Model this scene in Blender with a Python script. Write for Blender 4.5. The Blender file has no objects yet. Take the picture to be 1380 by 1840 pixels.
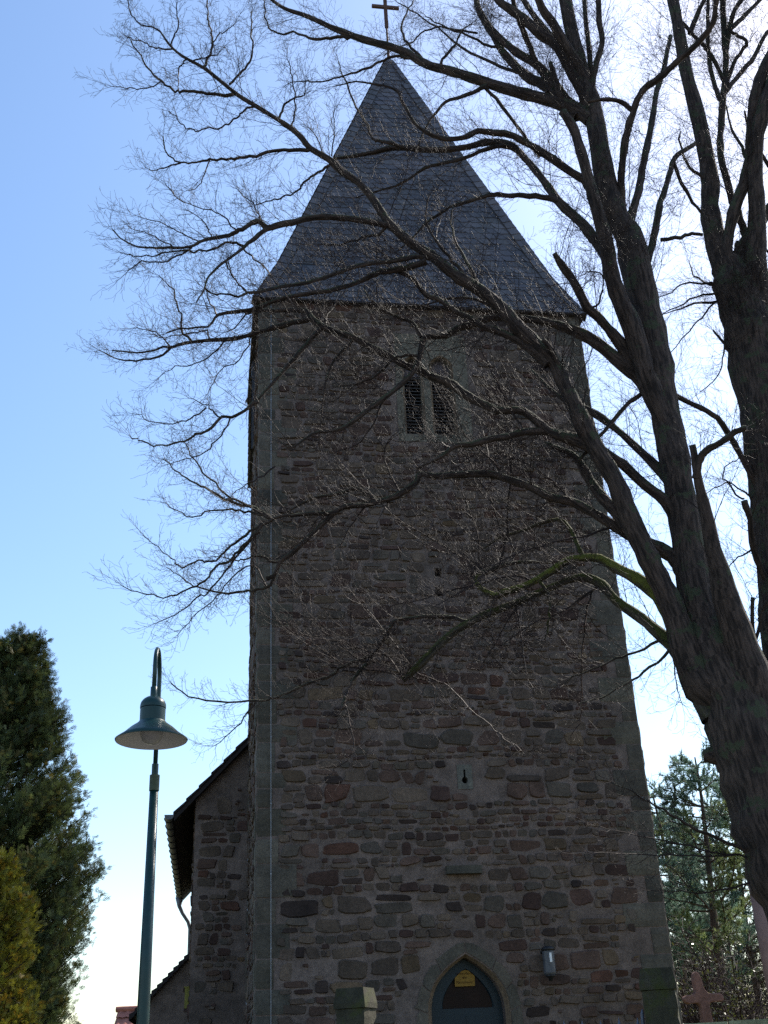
import bpy, math, random
import numpy as np
from mathutils import Vector
R = math.radians
SC = bpy.context.scene
COL = SC.collection

# ------------------------------------------------------------------ camera
F_PX, PITCH, ROLL = 2015.0, 0.4617, 0.0478
CX, CY = 690.0, 920.0
EYE = np.array([0.0, 0.0, 1.6])
_fw = np.array([0, math.cos(PITCH), math.sin(PITCH)])
_up = np.array([0, -math.sin(PITCH), math.cos(PITCH)])
_rt = np.array([1.0, 0, 0])
R_IM = math.cos(ROLL) * _rt - math.sin(ROLL) * _up
U_IM = math.sin(ROLL) * _rt + math.cos(ROLL) * _up
cam_d = bpy.data.cameras.new('camera')
cam = bpy.data.objects.new('camera', cam_d)
COL.objects.link(cam)
cam_d.sensor_fit = 'VERTICAL'
cam_d.sensor_height = 36.0
cam_d.sensor_width = 27.0
cam_d.lens = F_PX / 1840.0 * 36.0
cam_d.clip_start = 0.1
cam_d.clip_end = 4000
from mathutils import Matrix
M4 = Matrix.Identity(4)
for i in range(3):
    M4[i][0], M4[i][1], M4[i][2], M4[i][3] = R_IM[i], U_IM[i], -_fw[i], EYE[i]
cam.matrix_world = M4
SC.camera = cam

# ------------------------------------------------------------------ light
SUN_AZ, SUN_EL = 46.0, 45.0        # degrees right of +Y, above horizon
world = bpy.data.worlds.new('World')
SC.world = world
world.use_nodes = True
wn = world.node_tree.nodes
bg = wn['Background']
sky = wn.new('ShaderNodeTexSky')
sky.sky_type = 'NISHITA'
sky.sun_disc = False
sky.sun_elevation = R(SUN_EL)
sky.sun_rotation = R(SUN_AZ)
sky.air_density = 1.15
sky.dust_density = 0.9
sky.ozone_density = 1.6
bg.inputs[1].default_value = 0.10
hs = wn.new('ShaderNodeHueSaturation')
hs.inputs['Saturation'].default_value = 1.12
world.node_tree.links.new(sky.outputs[0], hs.inputs['Color'])
world.node_tree.links.new(hs.outputs[0], bg.inputs[0])
sun_d = bpy.data.lights.new('sun', 'SUN')
sun_d.energy = 3.6
sun_d.angle = R(0.5)
sun_d.color = (1.0, 0.94, 0.85)
sun = bpy.data.objects.new('sun', sun_d)
COL.objects.link(sun)
sdir = Vector((math.sin(R(SUN_AZ)) * math.cos(R(SUN_EL)), math.cos(R(SUN_AZ)) * math.cos(R(SUN_EL)), math.sin(R(SUN_EL))))
sun.rotation_euler = sdir.to_track_quat('Z', 'Y').to_euler()
SC.view_settings.view_transform = 'Standard'
SC.view_settings.look = 'None'
SC.view_settings.exposure = 1.32
SC.cycles.use_denoising = False
SC.cycles.max_bounces = 6

# ------------------------------------------------------------------ pixel helpers (photograph 1380 x 1840)
def ray(x, y):
    return _fw * F_PX + R_IM * (x - CX) + U_IM * (CY - y)
def at_y(x, y, Y):
    r = ray(x, y)
    return EYE + r * (Y / r[1])
def proj(P):
    d = np.asarray(P, float) - EYE
    z = d @ _fw
    return CX + F_PX * (d @ R_IM) / z, CY - F_PX * (d @ U_IM) / z
def depth_of(P):
    return float((np.asarray(P, float) - EYE) @ _fw)

# tower frame: u along the front, v into the church, z up
ANG = 0.1637
T_ = np.array([math.cos(ANG), math.sin(ANG), 0.0])
N_ = np.array([-math.sin(ANG), math.cos(ANG), 0.0])
A0 = np.array([-2.503, 20.0, 0.0])
TW_W, TW_D = 7.279, 4.24
Z_EAVE, Z_APEX, Z_GA = 15.33 + 1.6, 25.73 + 1.6, 15.377 + 1.6
GZ = 1.0                                 # churchyard level
def TW(u, v, z):
    return A0 + T_ * u + N_ * v + np.array([0, 0, z])
def on_v(x, y, v=0.0):
    r = ray(x, y)
    q = A0 + N_ * v
    k = ((q - EYE) @ N_) / (r @ N_)
    P = EYE + r * k - A0
    return float(P @ T_), float(P[2])
def on_u(x, y, u):
    r = ray(x, y)
    q = A0 + T_ * u
    k = ((q - EYE) @ T_) / (r @ T_)
    P = EYE + r * k - A0
    return float(P @ N_), float(P[2])
def z_at(P, ypx):
    lo, hi = -5.0, 60.0
    for _ in range(60):
        m = (lo + hi) / 2
        if proj((P[0], P[1], m))[1] > ypx: lo = m
        else: hi = m
    return lo

# ------------------------------------------------------------------ mesh helpers
class MB:
    def __init__(s):
        s.v, s.f, s.m, s.c = [], [], [], []
    def add(s, vs, fs, m=0, c=(1, 1, 1)):
        o = len(s.v)
        s.v += [tuple(map(float, p)) for p in vs]
        for f in fs:
            s.f.append([i + o for i in f]); s.m.append(m); s.c.append(c)
    def box(s, fn, u0, u1, v0, v1, z0, z1, m=0, c=(1, 1, 1)):
        P = [fn(u, v, z) for z in (z0, z1) for v in (v0, v1) for u in (u0, u1)]
        s.add(P, [(0, 2, 3, 1), (4, 5, 7, 6), (0, 1, 5, 4), (2, 6, 7, 3), (0, 4, 6, 2), (1, 3, 7, 5)], m, c)
    def tube(s, pts, rad, n=8, m=0, c=(1, 1, 1), cap=True):
        vs, fs = tube_geo(np.array(pts, float), np.array(rad, float) if hasattr(rad, '__len__') else np.full(len(pts), float(rad)), n)
        if cap:
            fs = fs + [list(range(n))[::-1], [len(vs) - n + i for i in range(n)]]
        s.add(vs, fs, m, c)
    def lathe(s, c0, prof, n=32, m=0, c=(1, 1, 1)):
        vs, fs = [], []
        for r, z in prof:
            for i in range(n):
                a = 2 * math.pi * i / n
                vs.append((c0[0] + r * math.cos(a), c0[1] + r * math.sin(a), c0[2] + z))
        for k in range(len(prof) - 1):
            for i in range(n):
                j = (i + 1) % n
                fs.append((k * n + i, k * n + j, (k + 1) * n + j, (k + 1) * n + i))
        s.add(vs, fs, m, c)
    def build(s, name, mats, parent=None, smooth=False):
        me = bpy.data.meshes.new(name)
        me.from_pydata(s.v, [], s.f)
        for m in (mats if isinstance(mats, (list, tuple)) else [mats]):
            me.materials.append(m)
        me.polygons.foreach_set('material_index', s.m)
        if smooth:
            me.polygons.foreach_set('use_smooth', [True] * len(s.f))
        at = me.attributes.new('tint', 'FLOAT_COLOR', 'FACE')
        arr = np.ones((len(s.f), 4), np.float32)
        arr[:, :3] = np.array(s.c, np.float32).reshape(-1, 3)
        at.data.foreach_set('color', arr.ravel())
        me.update()
        return link(name, me, parent)
def link(name, me, parent=None):
    o = bpy.data.objects.new(name, me)
    COL.objects.link(o)
    if parent is not None:
        o.parent = parent
        o.matrix_parent_inverse = parent.matrix_world.inverted()
    return o
def np_mesh(name, V, Fq, mat, parent=None, tint=None, smooth=False):
    V = np.asarray(V, np.float32); Fq = np.asarray(Fq, np.int32)
    me = bpy.data.meshes.new(name)
    k = Fq.shape[1]
    me.vertices.add(len(V)); me.vertices.foreach_set('co', V.ravel())
    me.loops.add(Fq.size); me.loops.foreach_set('vertex_index', Fq.ravel())
    me.polygons.add(len(Fq))
    me.polygons.foreach_set('loop_start', np.arange(0, Fq.size, k, dtype=np.int32))
    me.polygons.foreach_set('loop_total', np.full(len(Fq), k, np.int32))
    if smooth:
        me.polygons.foreach_set('use_smooth', np.ones(len(Fq), bool))
    me.materials.append(mat)
    if tint is not None:
        at = me.attributes.new('tint', 'FLOAT_COLOR', 'FACE')
        arr = np.ones((len(Fq), 4), np.float32); arr[:, :3] = tint
        at.data.foreach_set('color', arr.ravel())
    me.update(); me.validate()
    return link(name, me, parent)
def tube_geo(P, rad, n):
    m = len(P)
    Tn = np.gradient(P, axis=0)
    Tn /= np.linalg.norm(Tn, axis=1, keepdims=True) + 1e-9
    a = np.array([0, 0, 1.0]) if abs(Tn[0][2]) < 0.9 else np.array([1.0, 0, 0])
    X = np.cross(Tn[0], a); X /= np.linalg.norm(X)
    vs = []
    ang = np.arange(n) * 2 * math.pi / n
    for i in range(m):
        X = X - Tn[i] * (X @ Tn[i]); X /= np.linalg.norm(X)
        Y = np.cross(Tn[i], X)
        ring = P[i] + rad[i] * (np.cos(ang)[:, None] * X + np.sin(ang)[:, None] * Y)
        vs += [tuple(p) for p in ring]
    fs = []
    for i in range(m - 1):
        for j in range(n):
            k = (j + 1) % n
            fs.append((i * n + j, i * n + k, (i + 1) * n + k, (i + 1) * n + j))
    return vs, fs
def empty(name, loc, label=None, cat=None, group=None):
    o = bpy.data.objects.new(name, None)
    COL.objects.link(o)
    o.location = tuple(map(float, loc))
    o.empty_display_size = 0.2
    bpy.context.view_layer.update()
    if label: tag(o, label, cat, group)
    return o
def tag(o, label=None, cat=None, group=None, kind=None):
    if label: o['label'] = label
    if cat: o['category'] = cat
    if group: o['group'] = group
    if kind: o['kind'] = kind
    return o

# ------------------------------------------------------------------ materials
def mat_new(name):
    m = bpy.data.materials.new(name); m.use_nodes = True
    nt = m.node_tree
    return m, nt, nt.nodes['Principled BSDF']
def noise(nt, scale, detail=6, rough=0.6, coord='Object', vec=None, mapping=None):
    tc = nt.nodes.new('ShaderNodeTexCoord')
    src = tc.outputs[coord] if vec is None else vec
    if mapping:
        mp = nt.nodes.new('ShaderNodeMapping'); mp.inputs['Scale'].default_value = mapping
        nt.links.new(src, mp.inputs[0]); src = mp.outputs[0]
    n = nt.nodes.new('ShaderNodeTexNoise')
    n.inputs['Scale'].default_value = scale; n.inputs['Detail'].default_value = detail
    n.inputs['Roughness'].default_value = rough
    nt.links.new(src, n.inputs['Vector'])
    return n.outputs['Fac']
def ramp(nt, fac, stops):
    r = nt.nodes.new('ShaderNodeValToRGB')
    e = r.color_ramp.elements
    while len(e) < len(stops): e.new(0.5)
    for i, (p, c) in enumerate(stops):
        e[i].position = p
        e[i].color = (*c, 1) if hasattr(c, '__len__') else (c, c, c, 1)
    nt.links.new(fac, r.inputs[0])
    return r.outputs[0]
def mix(nt, fac, a, b, mode='MIX'):
    m = nt.nodes.new('ShaderNodeMix'); m.data_type = 'RGBA'; m.blend_type = mode
    for s, v in ((m.inputs[0], fac), (m.inputs[6], a), (m.inputs[7], b)):
        if hasattr(v, 'is_output'): nt.links.new(v, s)
        else: s.default_value = v if not hasattr(v, '__len__') else (*v, 1)
    return m.outputs[2]
def bump(nt, bsdf, h, strength=0.4, dist=0.02):
    b = nt.nodes.new('ShaderNodeBump')
    b.inputs['Strength'].default_value = strength; b.inputs['Distance'].default_value = dist
    nt.links.new(h, b.inputs['Height']); nt.links.new(b.outputs[0], bsdf.inputs['Normal'])
def attr(nt, name='tint'):
    a = nt.nodes.new('ShaderNodeAttribute'); a.attribute_name = name
    return a.outputs['Color']
def set_col(nt, bsdf, c, rough=0.85, spec=0.3):
    if hasattr(c, 'is_output'): nt.links.new(c, bsdf.inputs['Base Color'])
    else: bsdf.inputs['Base Color'].default_value = (*c, 1)
    bsdf.inputs['Roughness'].default_value = rough
    bsdf.inputs['Specular IOR Level'].default_value = spec

def m_stone(name, tinted=True, base=(0.2, 0.19, 0.17), mossy=0.0):
    m, nt, b = mat_new(name)
    n1 = noise(nt, 2.2, 8, 0.65); n2 = noise(nt, 22, 8, 0.7)
    c = attr(nt) if tinted else None
    v1 = ramp(nt, n1, [(0.3, (0.62, 0.62, 0.6)), (0.7, (1.3, 1.27, 1.22))])
    v2 = ramp(nt, n2, [(0.3, (0.66, 0.66, 0.66)), (0.72, (1.3, 1.3, 1.3))])
    cc = mix(nt, 1.0, c if c is not None else base, v1, 'MULTIPLY')
    cc = mix(nt, 1.0, cc, v2, 'MULTIPLY')
    if mossy > 0:
        f = ramp(nt, noise(nt, 3.5, 6, 0.7), [(0.62 - mossy * 0.3, 0.0), (0.72 - mossy * 0.2, 1.0)])
        cc = mix(nt, f, cc, (0.058, 0.064, 0.024))
    set_col(nt, b, cc, 0.9, 0.2)
    bump(nt, b, n2, 0.55, 0.02)
    return m
def m_mortar(name):
    m, nt, b = mat_new(name)
    n1 = noise(nt, 0.55, 6, 0.6); n2 = noise(nt, 5, 8, 0.7); n3 = noise(nt, 40, 6, 0.7)
    c = ramp(nt, n1, [(0.32, (0.122, 0.092, 0.078)), (0.68, (0.222, 0.166, 0.142))])
    c = mix(nt, 1.0, c, ramp(nt, n2, [(0.28, (0.55, 0.55, 0.55)), (0.7, (1.25, 1.22, 1.2))]), 'MULTIPLY')
    c = mix(nt, 1.0, c, ramp(nt, n3, [(0.3, (0.75, 0.75, 0.75)), (0.7, (1.2, 1.2, 1.2))]), 'MULTIPLY')
    set_col(nt, b, c, 0.95, 0.15)
    bump(nt, b, n2, 0.6, 0.04)
    return m
def m_slate(name):
    m, nt, b = mat_new(name)
    n1 = noise(nt, 1.1, 6, 0.6); n2 = noise(nt, 14, 6, 0.6)
    c = mix(nt, 1.0, attr(nt), ramp(nt, n1, [(0.3, (0.7, 0.72, 0.72)), (0.7, (1.25, 1.22, 1.25))]), 'MULTIPLY')
    c = mix(nt, 1.0, c, ramp(nt, n2, [(0.3, (0.8, 0.8, 0.8)), (0.7, (1.2, 1.2, 1.2))]), 'MULTIPLY')
    set_col(nt, b, c, 0.5, 0.5)
    bump(nt, b, n2, 0.2, 0.01)
    return m
def m_plain(name, col, rough=0.6, spec=0.4, metal=0.0, var=0.25, scale=9.0, bmp=0.15):
    m, nt, b = mat_new(name)
    n = noise(nt, scale, 6, 0.65)
    c = ramp(nt, n, [(0.3, tuple(x * (1 - var) for x in col)), (0.7, tuple(min(1, x * (1 + var)) for x in col))])
    set_col(nt, b, c, rough, spec)
    b.inputs['Metallic'].default_value = metal
    if bmp: bump(nt, b, n, bmp, 0.01)
    return m
def m_bark(name, dark, light, moss=0.0, mcol=(0.062, 0.066, 0.016)):
    m, nt, b = mat_new(name)
    uv = nt.nodes.new('ShaderNodeUVMap').outputs[0]
    ridg = noise(nt, 1.0, 5, 0.62, vec=uv, mapping=(27, 3.4, 1))
    n2 = noise(nt, 3.0, 6, 0.65)
    c = ramp(nt, ridg, [(0.40, dark), (0.60, light)])
    c = mix(nt, 1.0, c, ramp(nt, n2, [(0.3, (0.7, 0.7, 0.72)), (0.7, (1.25, 1.2, 1.15))]), 'MULTIPLY')
    g = nt.nodes.new('ShaderNodeNewGeometry'); sp = nt.nodes.new('ShaderNodeSeparateXYZ')
    nt.links.new(g.outputs['Normal'], sp.inputs[0])
    ad = nt.nodes.new('ShaderNodeMath'); ad.operation = 'MULTIPLY_ADD'
    nt.links.new(noise(nt, 4.5, 5, 0.7), ad.inputs[0]); ad.inputs[1].default_value = 1.7
    sc = nt.nodes.new('ShaderNodeMath'); sc.operation = 'MULTIPLY'; sc.inputs[1].default_value = 0.45
    nt.links.new(sp.outputs[2], sc.inputs[0]); nt.links.new(sc.outputs[0], ad.inputs[2])
    f = ramp(nt, ad.outputs[0], [(max(0, 0.98 - moss * 0.5), 0.0), (min(1, 1.25 - moss * 0.5), 1.0)])
    c = mix(nt, f, c, mcol if moss > 0.5 else (0.055, 0.058, 0.032))
    set_col(nt, b, c, 0.85, 0.25)
    bump(nt, b, ridg, 1.0, 0.05)
    return m
def m_leaf(name, col, rough=0.55, trans=0.25):
    m, nt, b = mat_new(name)
    c = mix(nt, 1.0, attr(nt), col, 'MULTIPLY')
    set_col(nt, b, c, rough, 0.35)
    t = nt.nodes.new('ShaderNodeBsdfTranslucent'); nt.links.new(c, t.inputs[0])
    ms = nt.nodes.new('ShaderNodeMixShader'); ms.inputs[0].default_value = trans
    out = nt.nodes['Material Output']
    nt.links.new(b.outputs[0], ms.inputs[1]); nt.links.new(t.outputs[0], ms.inputs[2])
    nt.links.new(ms.outputs[0], out.inputs[0])
    return m

MT = dict(
    stone=m_stone('rubble stone'), mortar=m_mortar('lime mortar'),
    ashlar=m_stone('dressed sandstone'), slate=m_slate('roof slate'),
    lead=m_plain('lead sheet', (0.09, 0.10, 0.12), 0.45, 0.5),
    rust=m_plain('rusty iron', (0.10, 0.05, 0.035), 0.8, 0.3, var=0.5),
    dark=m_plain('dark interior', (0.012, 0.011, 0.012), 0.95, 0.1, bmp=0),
    slat=m_plain('weathered louvre board', (0.065, 0.06, 0.058), 0.85, 0.12, var=0.4, scale=14),
    board=m_plain('grey board', (0.11, 0.09, 0.095), 0.8, 0.2, scale=12),
    door=m_plain('blue door paint', (0.007, 0.018, 0.025), 0.5, 0.4, var=0.15),
    brick=m_plain('brown stone edge', (0.165, 0.112, 0.072), 0.9, 0.2, var=0.35, scale=12),
    wire=m_plain('bright wire', (0.28, 0.28, 0.30), 0.5, 0.4, metal=0.3, bmp=0),
    zinc=m_plain('zinc', (0.13, 0.13, 0.14), 0.55, 0.4, metal=0.2),
    pvc=m_plain('pale pipe', (0.45, 0.52, 0.60), 0.5, 0.4, bmp=0),
    soffit=m_plain('dark timber', (0.035, 0.028, 0.028), 0.85, 0.2, scale=16),
    lampgreen=m_plain('green lamp paint', (0.007, 0.034, 0.032), 0.36, 0.35, var=0.2, scale=20, bmp=0.05),
    lampmoss=m_plain('green lamp paint with algae', (0.05, 0.065, 0.035), 0.6, 0.4, var=0.4, scale=26),
    lampwhite=m_plain('white enamel', (0.72, 0.68, 0.60), 0.5, 0.4, var=0.08, scale=8),
    globe=m_plain('frosted globe', (0.42, 0.40, 0.37), 0.25, 0.5, var=0.05, bmp=0),
    paper=m_plain('yellow paper', (0.27, 0.15, 0.03), 0.7, 0.2, var=0.08, scale=20),
    ink=m_plain('dark ink', (0.05, 0.02, 0.01), 0.8, 0.1, bmp=0),
    black=m_plain('black metal', (0.015, 0.014, 0.016), 0.5, 0.4, bmp=0),
    frost=m_plain('frosted lantern glass', (0.09, 0.09, 0.10), 0.35, 0.25, var=0.25, bmp=0),
    white=m_plain('white tube', (0.8, 0.78, 0.78), 0.4, 0.4, bmp=0, var=0.05),
    pillar=m_stone('mossy pillar stone', False, (0.056, 0.052, 0.038), 0.42),
    capstone=m_stone('lichen wall stone', True, mossy=0.0),
    redstone=m_stone('red sandstone', False, (0.20, 0.105, 0.085)),
    iron=m_plain('painted iron', (0.10, 0.11, 0.16), 0.45, 0.5, bmp=0),
    bark=m_bark('linden bark', (0.024, 0.017, 0.014), (0.092, 0.064, 0.051), 0.06),
    mossbark=m_bark('mossy linden bark', (0.035, 0.030, 0.022), (0.095, 0.08, 0.06), 0.62),
    sunlitmoss=m_bark('mossy bark painted sunlit', (0.04, 0.035, 0.02), (0.10, 0.085, 0.06), 0.9, (0.13, 0.135, 0.026)),  # mossy bark for one low limb, sunlight painted into a lighter moss tone
    twig=m_plain('twig bark', (0.036, 0.025, 0.022), 0.65, 0.10, var=0.35, scale=4, bmp=0),
    paletwig=m_plain('pale shoot bark', (0.27, 0.23, 0.19), 0.45, 0.5, var=0.3, scale=6, bmp=0),
    pinebark=m_bark('pine bark', (0.05, 0.036, 0.03), (0.15, 0.10, 0.075), 0.1),
    thuja=m_leaf('thuja scales', (0.070, 0.092, 0.032), 0.55, 0.38),
    thuja2=m_leaf('golden thuja scales', (0.17, 0.165, 0.02), 0.55, 0.42),
    pine=m_leaf('pine needles', (0.13, 0.20, 0.14), 0.5, 0.35),
    leaf=m_leaf('evergreen leaves', (0.062, 0.075, 0.026), 0.4, 0.25),
    tile=m_plain('red roof tile', (0.30, 0.115, 0.085), 0.75, 0.3, var=0.3, scale=5),
    plaster=m_plain('pale plaster', (0.5, 0.47, 0.42), 0.9, 0.2),
    pole=m_plain('pinkish weathered wood', (0.26, 0.16, 0.135), 0.85, 0.2, var=0.2, scale=5),
    grime=m_plain('yellowed box', (0.20, 0.17, 0.03), 0.6, 0.3),
)

# ------------------------------------------------------------------ ground
def ground_z(x, y):
    k = min(1.0, max(0.0, (y - 5.0) / 8.0))
    return GZ * (k * k * (3 - 2 * k))
mg = MB()
xs = [-900, -300, -120, -60, -30, -18, -12, -8, -5, -2, 0, 2, 5, 8, 12, 18, 30, 60, 120, 300, 900]
ys = [-900, -300, -100, -40, -15, 0, 5, 6, 7, 8, 9, 10, 11, 12, 13, 16, 22, 30, 45, 70, 120, 300, 900]
mg.add([(x, y, ground_z(x, y)) for y in ys for x in xs],
       [(j * len(xs) + i, j * len(xs) + i + 1, (j + 1) * len(xs) + i + 1, (j + 1) * len(xs) + i) for j in range(len(ys) - 1) for i in range(len(xs) - 1)])
m, nt, b = mat_new('ground cover')
gtc = nt.nodes.new('ShaderNodeTexCoord'); gsx = nt.nodes.new('ShaderNodeSeparateXYZ')
nt.links.new(gtc.outputs['Object'], gsx.inputs[0])
fy = nt.nodes.new('ShaderNodeMapRange'); fy.inputs[1].default_value = 9.5; fy.inputs[2].default_value = 11.5
nt.links.new(gsx.outputs[1], fy.inputs[0])
asph = ramp(nt, noise(nt, 30, 6), [(0.3, (0.05, 0.05, 0.05)), (0.7, (0.11, 0.105, 0.10))])
gras = ramp(nt, noise(nt, 4, 8), [(0.3, (0.045, 0.055, 0.018)), (0.7, (0.12, 0.11, 0.05))])
set_col(nt, b, mix(nt, fy.outputs[0], asph, gras), 0.95, 0.1)
tag(mg.build('ground', m), kind='structure')

# ------------------------------------------------------------------ rubble wall generator
RG = random.Random(11)
STONES = [((0.148, 0.130, 0.108), 5), ((0.120, 0.105, 0.090), 5), ((0.122, 0.092, 0.078), 4), ((0.085, 0.060, 0.053), 2.6),
          ((0.060, 0.050, 0.047), 1.3), ((0.150, 0.124, 0.088), 0.7), ((0.108, 0.066, 0.052), 0.7), ((0.114, 0.110, 0.097), 3.0)]
def pick_stone(rg):
    t = rg.random() * sum(w for _, w in STONES)
    for c, w in STONES:
        t -= w
        if t <= 0: break
    k = rg.uniform(0.72, 1.15)
    return (c[0] * k * 0.88, c[1] * k * 0.72, c[2] * k * 0.67)
def rubble(mb, fn, U0, U1, Z0, Z1, skip, rg, mi, keep=0.86, big=1.0):
    """courses of irregular stones lying 1-3 cm proud of the mortar face; fn(u, v, z), v<0 is outwards"""
    def stone(cu, cz, w, h):
        if any(cu + w / 2 > a and cu - w / 2 < b2 and cz + h / 2 > c and cz - h / 2 < d for a, b2, c, d in skip): return
        if cu - w / 2 < U0 or cu + w / 2 > U1: return
        n = 20
        e = rg.uniform(0.26, 0.62)
        rot = rg.gauss(0, 0.06); sk = rg.gauss(0, 0.16); tp = rg.gauss(0, 0.16)
        ph = [rg.uniform(0, 6.28) for _ in range(3)]
        am = [rg.uniform(0.02, 0.09), rg.uniform(0.01, 0.06), rg.uniform(0.0, 0.05)]
        o = []
        for i in range(n):
            a = 2 * math.pi * i / n
            ca, sa = math.cos(a), math.sin(a)
            r = 1 + am[1] * math.sin(3 * a + ph[1]) + am[2] * math.sin(5 * a + ph[2]) + rg.gauss(0, 0.032)
            x = math.copysign(abs(ca) ** e, ca) * w / 2 * r
            z = math.copysign(abs(sa) ** e, sa) * h / 2 * r
            z *= 1 + tp * x / w; x += sk * z
            o.append((cu + x * math.cos(rot) - z * math.sin(rot), cz + x * math.sin(rot) + z * math.cos(rot)))
        pr = rg.uniform(0.010, 0.042)
        tl, tl2 = rg.gauss(0, 0.012), rg.gauss(0, 0.012)
        vs = [fn(u, 0.012, z) for u, z in o]
        vs += [fn(cu + (u - cu) * 0.86, -pr + tl * (u - cu) / w + tl2 * (z - cz) / h, cz + (z - cz) * 0.82) for u, z in o]
        fs = [(i, (i + 1) % n, n + (i + 1) % n, n + i) for i in range(n)] + [tuple(range(n, 2 * n))]
        mb.add(vs, fs, mi, pick_stone(rg))
    z = Z0
    while z < Z1 - 0.06:
        rh = rg.choice([0.12, 0.16, 0.2, 0.23, 0.27, 0.32, 0.4]) * big
        rh = min(rh, Z1 - z)
        u = U0 + rg.uniform(0, 0.1)
        while u < U1:
            w = min(0.72, max(0.14, rh * rg.choice([0.75, 0.9, 1.1, 1.35, 1.6, 2.0, 2.5]) * rg.uniform(0.9, 1.1)))
            q = rg.random()
            cu, cz = u + w / 2, z + rh / 2 + 0.03 * math.sin(u * 1.7 + z) + rg.gauss(0, 0.012)
            g = rg.uniform(0.010, 0.036)
            if q > keep: 
                for _ in range(rg.randint(0, 3)):
                    stone(cu + rg.uniform(-w, w) * 0.35, cz + rg.uniform(-rh, rh) * 0.3, rg.uniform(0.06, 0.14), rg.uniform(0.025, 0.06))
            elif rh > 0.19 and rg.random() < 0.36:
                k = rg.uniform(0.35, 0.65)
                if rg.random() < 0.5:
                    k2 = rg.uniform(0.35, 0.65)
                    stone(u + w * k2 / 2, z + rh * k / 2, w * k2 - g, rh * k - 0.02); stone(u + w * (1 + k2) / 2, z + rh * k / 2, w * (1 - k2) - g, rh * k - 0.02)
                elif rg.random() < 0.9: stone(cu, z + rh * k / 2, w - g, rh * k - 0.02)
                if rg.random() < 0.85: stone(cu, z + rh * (1 + k) / 2, (w - g) * rg.uniform(0.7, 1), rh * (1 - k) - 0.02)
            else:
                stone(cu, cz, w - g, rh - rg.uniform(0.012, 0.05))
            u += w
        z += rh
def wall_sheet(mb, fn, U0, U1, Z0, Z1, holes, mi, step=0.5):
    us = sorted(set([U0, U1] + [h[0] for h in holes] + [h[1] for h in holes]))
    zs = sorted(set([Z0, Z1] + [h[2] for h in holes] + [h[3] for h in holes]))
    for i in range(len(us) - 1):
        for j in range(len(zs) - 1):
            cu, cz = (us[i] + us[i + 1]) / 2, (zs[j] + zs[j + 1]) / 2
            if any(h[0] < cu < h[1] and h[2] < cz < h[3] for h in holes): continue
            mb.add([fn(us[i], 0, zs[j]), fn(us[i + 1], 0, zs[j]), fn(us[i + 1], 0, zs[j + 1]), fn(us[i], 0, zs[j + 1])], [(0, 1, 2, 3)], mi)
def corner_blocks(mb, uc, su, vc, sv, Z0, Z1, rg, mi):
    """big dressed blocks wrapping a tower corner, each a little differently seated and worn"""
    z = Z0; k = rg.randint(0, 1)
    while z < Z1 - 0.12:
        h = min(rg.uniform(0.26, 0.56), Z1 - z)
        a, d = (rg.uniform(0.5, 0.8), rg.uniform(0.26, 0.4)) if k % 2 else (rg.uniform(0.28, 0.42), rg.uniform(0.5, 0.75))
        c = rg.choice([(0.130, 0.110, 0.088), (0.112, 0.095, 0.077), (0.122, 0.104, 0.080), (0.10, 0.088, 0.072)])
        q = rg.uniform(0.66, 1.08); c = tuple(x * q for x in c)
        pu, pv = rg.uniform(0.004, 0.030), rg.uniform(0.010, 0.026)
        P = []
        n = 5
        for zi in range(n):
            zz = z + 0.010 + (h - 0.020) * zi / (n - 1)
            e = 0.012 if zi in (0, n - 1) else 0.0
            ch = 0.012 + rg.uniform(0, 0.018) + e
            for (uu, vv) in ((a, 0.02), (a - 0.01, -pv + e), (ch, -pv + e), (-pu + e, ch), (-pu + e, d - 0.01), (0.02, d)):
                P.append(TW(uc + su * (uu + rg.gauss(0, 0.003)), vc + sv * (vv + rg.gauss(0, 0.002)), zz))
        fs = [(r * 6 + i, r * 6 + i + 1, (r + 1) * 6 + i + 1, (r + 1) * 6 + i) for r in range(n - 1) for i in range(5)]
        fs += [tuple(range(6)), tuple((n - 1) * 6 + i for i in range(6))]
        mb.add(P, fs, mi, c)
        z += h; k += 1

# ------------------------------------------------------------------ church
church = empty('church', TW(TW_W / 2, TW_D / 2, GZ), 'old rubble stone village church with square tower, pyramid slate spire and low nave', 'church')
FR = lambda u, v, z: TW(u, v, z)                       # front face
LF = lambda u, v, z: TW(v, u, z)                       # left face  (u runs into depth, v<0 outwards)
RF = lambda u, v, z: TW(TW_W - v, u, z)                # right face
BK = lambda u, v, z: TW(u, TW_D - v, z)
ZB = GZ - 0.4
# openings measured on the front plane
bw0, bwz0 = on_v(702, 792); bw1, bwz1 = on_v(846, 606)
bw0 = on_v(712, 700)[0]; bw1 = on_v(842, 700)[0]
bell_hole = (bw0, bw1, bwz0, bwz1)
d_l, d_z = on_v(778, 1838); d_r, _ = on_v(912, 1838); d_ap_u, d_ap = on_v(843, 1719)
DSUR = 0.24
door_c = (d_l + d_r) / 2; door_hw = (d_r - d_l) / 2
door_hole = (d_l - DSUR, d_r + DSUR, ZB, d_ap + 0.3)
def hole_px(x0, x1, y0, y1):
    a = on_v((x0 + x1) / 2, (y0 + y1) / 2)
    w = (x1 - x0) / 106.0; 
    zt = on_v((x0 + x1) / 2, y0)[1]; zb = on_v((x0 + x1) / 2, y1)[1]
    return (a[0] - w / 2, a[0] + w / 2, zb, zt)
slotA = hole_px(780, 795, 1021, 1036); slotB = hole_px(781, 798, 1055, 1071)
keyh = hole_px(820, 850, 1374, 1418)
ledge_l, ledge_z = on_v(801, 1572); ledge_r, _ = on_v(864, 1572)
ledge_top = on_v(832, 1557)[1]
holes = [bell_hole, door_hole, slotA, slotB, keyh]
door_skip = []
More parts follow.
